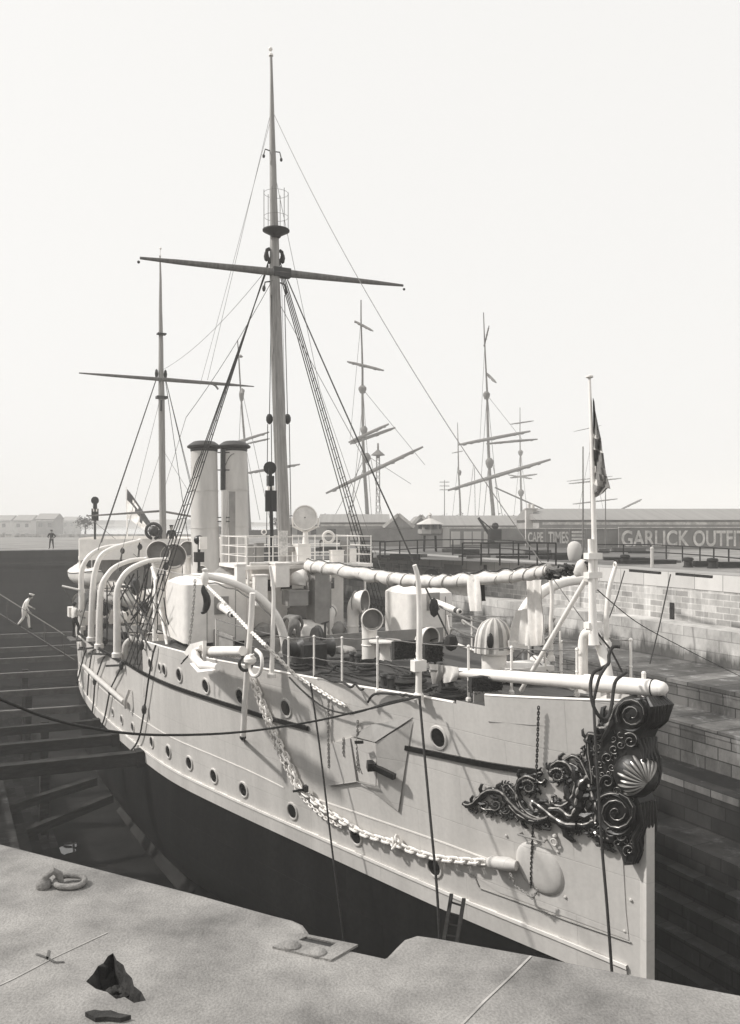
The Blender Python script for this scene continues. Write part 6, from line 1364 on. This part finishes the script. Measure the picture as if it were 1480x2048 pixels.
rn = random.Random(41)
for i in range(26):
    x = rn.uniform(650, 1330); y = rn.uniform(1098, 1122 if x < 1000 else 1128); Yv = EYE*FPX/(y-CY); p = D(x, y, Yv); L_ = rn.uniform(.8,3.2); b = MB(); h_ = rn.uniform(.12,.4)
    for k in range(rn.randint(2,4)): b.box(p+Vector((rn.uniform(-.2,.2), k*.35, h_/2)), (L_, .3, h_), Matrix.Rotation(rn.uniform(-.2,.2), 3, 'Z'))
    wobj('timber_stack', b, M['timber2'] if rn.random() < .45 else M['timber'], 'low stack of baulks in the yard, number %d counted from the left' % (i+1), 'timber stack', 'timber stacks in the yard')
st_ = sorted([o for o in bpy.data.objects if o.name.startswith('timber_stack')], key=lambda o: o.location.x/o.location.y)
for i, o in enumerate(st_): x_, y_ = CX+FPX*o.location.x/o.location.y, o.location.y; o['label'] = 'stack of baulks %s, %s' % (('behind the bridge', 'left of the octagonal hut', 'right of the octagonal hut', 'below the CAPE hoarding', 'right of the bow staff')[0 if x_ < 720 else 1 if x_ < 850 else 2 if x_ < 1020 else 3 if x_ < 1180 else 4], ['first','second','third','fourth','fifth','sixth','seventh','eighth','ninth','tenth','eleventh','twelfth','thirteenth','fourteenth','fifteenth','sixteenth','seventeenth','eighteenth','nineteenth','twentieth','21st','22nd','23rd','24th','25th','26th'][i]+' from the left')
Yb = 52; bx_ = (1149-CX)/FPX*Yb; b = MB(); b.lathe((bx_,Yb,0), (0,0,1), [(.28,0),(.36,.1),(.43,.4),(.45,.75),(.38,1.05),(.2,1.2),(0,1.25)], 20); wobj('round_buoy', b, M['housewall'], 'pale round-topped buoy standing on the quay left of the bow staff', 'buoy')
for x, y, lb in ((1304,1135,'white post standing at the dock edge right of the bow staff'),):
    Yv = EYE*FPX/(y-CY); p = D(x, y, Yv); b = MB(); b.tube([p, p+Vector((0,0,1.0))], .09, 8); b.ball(p+Vector((0,0,1.0)), .11, 8); wobj('white_post', b, M['housewall'], lb, 'post')
for x, y, lb in ((1250,1127,'low iron bollard on the sunlit quay, left of three'),(1376,1134,'low iron bollard on the sunlit quay, middle of three'),(1425,1136,'low iron bollard on the sunlit quay, right of three')):
    Yv = EYE*FPX/(y-CY); p = D(x, y, Yv); b = MB(); b.lathe(p, (0,0,1), [(.28,0),(.22,.08),(.2,.3),(.3,.4),(.26,.5),(0,.54)], 12); b.box(p+Vector((1.0,.2,.16)), (1.2,.5,.3)); wobj('bollard', b, M['timber'], lb, 'bollard', 'bollards on the far quay')
Yc = 80; cx_ = (982-CX)/FPX*Yc; cr2 = wthing('hand_crane', 'dark hand crane with a bent jib behind the pale boards in the yard', 'crane', Vector((cx_, Yc, 0)))
b = MB(); b.lathe((cx_,Yc,0), (0,0,1), [(.9,0),(.8,.4),(.35,.6),(.3,1.6),(.2,1.8)], 12); part('pedestal', b, M['timber'], cr2)
b = MB(); b.bar((cx_+.2,Yc,.7), (cx_-1.2,Yc,2.9), .22, .22); b.bar((cx_+.3,Yc,1.6), (cx_-1.2,Yc,2.9), .1, .1); part('jib', b, M['timber'], cr2); b = MB(); b.box((cx_+.5,Yc,1.3), (.9,.7,1.0)); b.ball((cx_+.4,Yc,2.1), .35, 8); part('winch', b, M['timber'], cr2)

# ------------------------------------------------------------------ sailing ships beyond the yard
def sailer(name, label, Yv, mpts, yards, hullx, stays=(), rr=(.34,.10), m='grain', cross=()):
    x0 = (mpts[0][0]-CX)/FPX*Yv; o = wthing(name, label, 'sailing ship', Vector((x0, Yv, 0)), 'sailing ships beyond the yard')
    P_ = [D(x, y, Yv) for x, y in mpts]; n = len(P_); b = MB(); b.tube(P_, [rr[0]+(rr[1]-rr[0])*(i/(n-1))**.8 for i in range(n)], 10); mt = part('mast', b, M[m], o)
    for (xa, ya, xb, yb_, r_) in yards:
        a, c_ = D(xa, ya, Yv-.5), D(xb, yb_, Yv-.5); a.y += 1.5; c_.y -= 1.5; b = MB(); mid_ = a.lerp(c_,.5); rw = r_*Yv/FPX/2; b.tube([a, a.lerp(c_,.2), mid_, a.lerp(c_,.8), c_], [rw*.5,rw*.9,rw,rw*.9,rw*.5], 7)
        for k in range(9): q_ = a.lerp(c_, .08+.1*k); b.ball(q_-Vector((0,0,rw*.4)), rw*rn.uniform(.6,1.1), 6, (1.8,1,.8))
        part('yard', b, M[m], o)
    for (xa, ya, xb, yb_, r_) in stays: b = MB(); b.tube([D(xa, ya, Yv), D(xb, yb_, Yv)], r_*Yv/FPX/2, 4); part('stay', b, M['wire'], o)
    for (x, y, w_, h_) in cross: b = MB(); p = D(x, y, Yv); k_ = Yv/FPX; b.lathe(p, (0,0,1), [(w_*k_*.3,-h_*k_*.6),(w_*k_*.5,-h_*k_*.1),(w_*k_*.5,h_*k_*.2),(w_*k_*.25,h_*k_*.5)], 10); part('mast_top', b, M[m], o)
    xa, xb = (hullx[0]-CX)/FPX*Yv, (hullx[1]-CX)/FPX*Yv; rows = []
    for i in range(13):
        u = i/12; hb = 5*math.sin(math.pi*min(max(u,.02),.98))**.5; x = xa+(xb-xa)*u; rows.append([Vector((x, Yv-hb, 1.2+.8*(2*u-1)**2)), Vector((x, Yv-hb*.9, -.6)), Vector((x, Yv+hb*.9, -.6)), Vector((x, Yv+hb, 1.2+.8*(2*u-1)**2))])
    b = MB(); b.grid(rows); b.grid([[r[0], r[3]] for r in rows]); part('hull', b, M['farhull'], o); return o
sailer('sailing_ship', 'sailing ship with cockbilled yards, nearest right of the gunboat foremast', 150,
    [(737,1075),(733,1000),(728,930),(726,880),(725,800),(725,740),(724,700),(722,640),(722,600)],
    [(709,638,746,666,5),(694,720,767,744,6),(697,883,777,850,7),(700,886,790,857,7),(651,986,845,895,8)], (640,800),
    [(726,800,700,1060,1),(724,750,745,1060,1),(730,870,690,1060,1.3),(735,905,655,1060,1.2),(727,780,850,930,1),(735,910,690,1060,1.5),(740,910,770,1060,1.2),(722,640,700,880,.8),(740,915,822,968,1)], (.40,.10), cross=((725,778,16,14),(733,915,16,18),(728,860,14,16)))
sailer('sailing_ship', 'sailing ship with long braced yards, the bigger of those left of the bow staff', 165,
    [(990,1075),(985,1010),(980,960),(977,900),(975,830),(974,780),(972,740),(969,680),(967,625)],
    [(918,888,1058,864,7),(975,886,1072,880,5),(897,980,1098,920,8),(975,743,990,768,5),(970,690,976,655,3)], (880,1100),
    [(974,790,955,1060,1),(976,800,1000,1060,1),(978,920,965,1060,1.2),(985,925,1010,1060,1.2),(969,700,960,880,.8),(990,975,1095,1022,3),(974,790,1045,880,.8)], (.44,.09), cross=((973,790,14,14),(979,925,16,18)))
sailer('sailing_ship', 'slender sailing ship with crossed yards, nearest left of the bow staff', 220,
    [(1044,1075),(1042,990),(1041,930),(1040,880),(1040,815)], [(1023,847,1065,843,3),(1022,880,1070,880,3),(1022,955,1072,949,4),(1018,949,1062,958,3)], (1000,1090), [(1041,900,1025,1060,.8),(1041,900,1058,1060,.8)], (.36,.08), cross=((1041,905,10,10),(1042,985,12,12)))
sailer('sailing_ship', 'thin bare mast just left of the right-hand big sailing ship', 190, [(922,1075),(920,1000),(917,940),(916,880),(915,845)], [(905,905,925,903,2)], (890,960), [(916,930,902,1060,.8),(947,930,932,1060,1),(949,935,951,1060,1.2)], (.30,.07), cross=((919,945,8,10),))
sailer('sailing_ship', 'sailing ship mast with horizontal yards behind the two funnels', 150, [(500,1075),(496,1000),(493,930),(489,880),(484,820),(480,760),(477,705),(475,680)],
    [(425,897,540,866,6),(490,886,541,879,4),(490,945,601,930,6),(478,708,484,716,6),(482,775,486,790,6)], (430,600), [(482,800,470,1060,1),(489,880,520,1040,1),(486,790,540,1040,1)], (.34,.08), cross=((483,790,10,20),))
sailer('sailing_ship', 'faint distant ship with thin yards behind the bow staff', 240, [(1184,1075),(1182,1000),(1180,900),(1179,840)], [(1140,967,1240,957,3),(1136,962,1222,953,2),(1148,1008,1232,998,3),(1242,1020,1280,999,4),(1150,862,1200,852,1.5)], (1100,1290), [(1180,900,1150,1060,.8),(1182,900,1215,1060,.8)], (.3,.06))

# ------------------------------------------------------------------ the hazy air
b = MB(); b.box((0, 260, 5), (900, 700, 36)); hz = bpy.data.objects.new('haze', b.mesh('haze', [])); COL.objects.link(hz); hz['kind'] = 'stuff'
hm = bpy.data.materials.new('hazy_air'); hm.use_nodes = True; n = hm.node_tree.nodes; n.clear()
pv = n.new('ShaderNodeVolumePrincipled'); pv.inputs['Color'].default_value = (.99,.98,.96,1); pv.inputs['Density'].default_value = .0014; pv.inputs['Anisotropy'].default_value = 0
mo = n.new('ShaderNodeOutputMaterial'); hm.node_tree.links.new(pv.outputs[0], mo.inputs['Volume']); hz.data.materials.clear(); hz.data.materials.append(hm)
hz.display_type = 'WIRE'
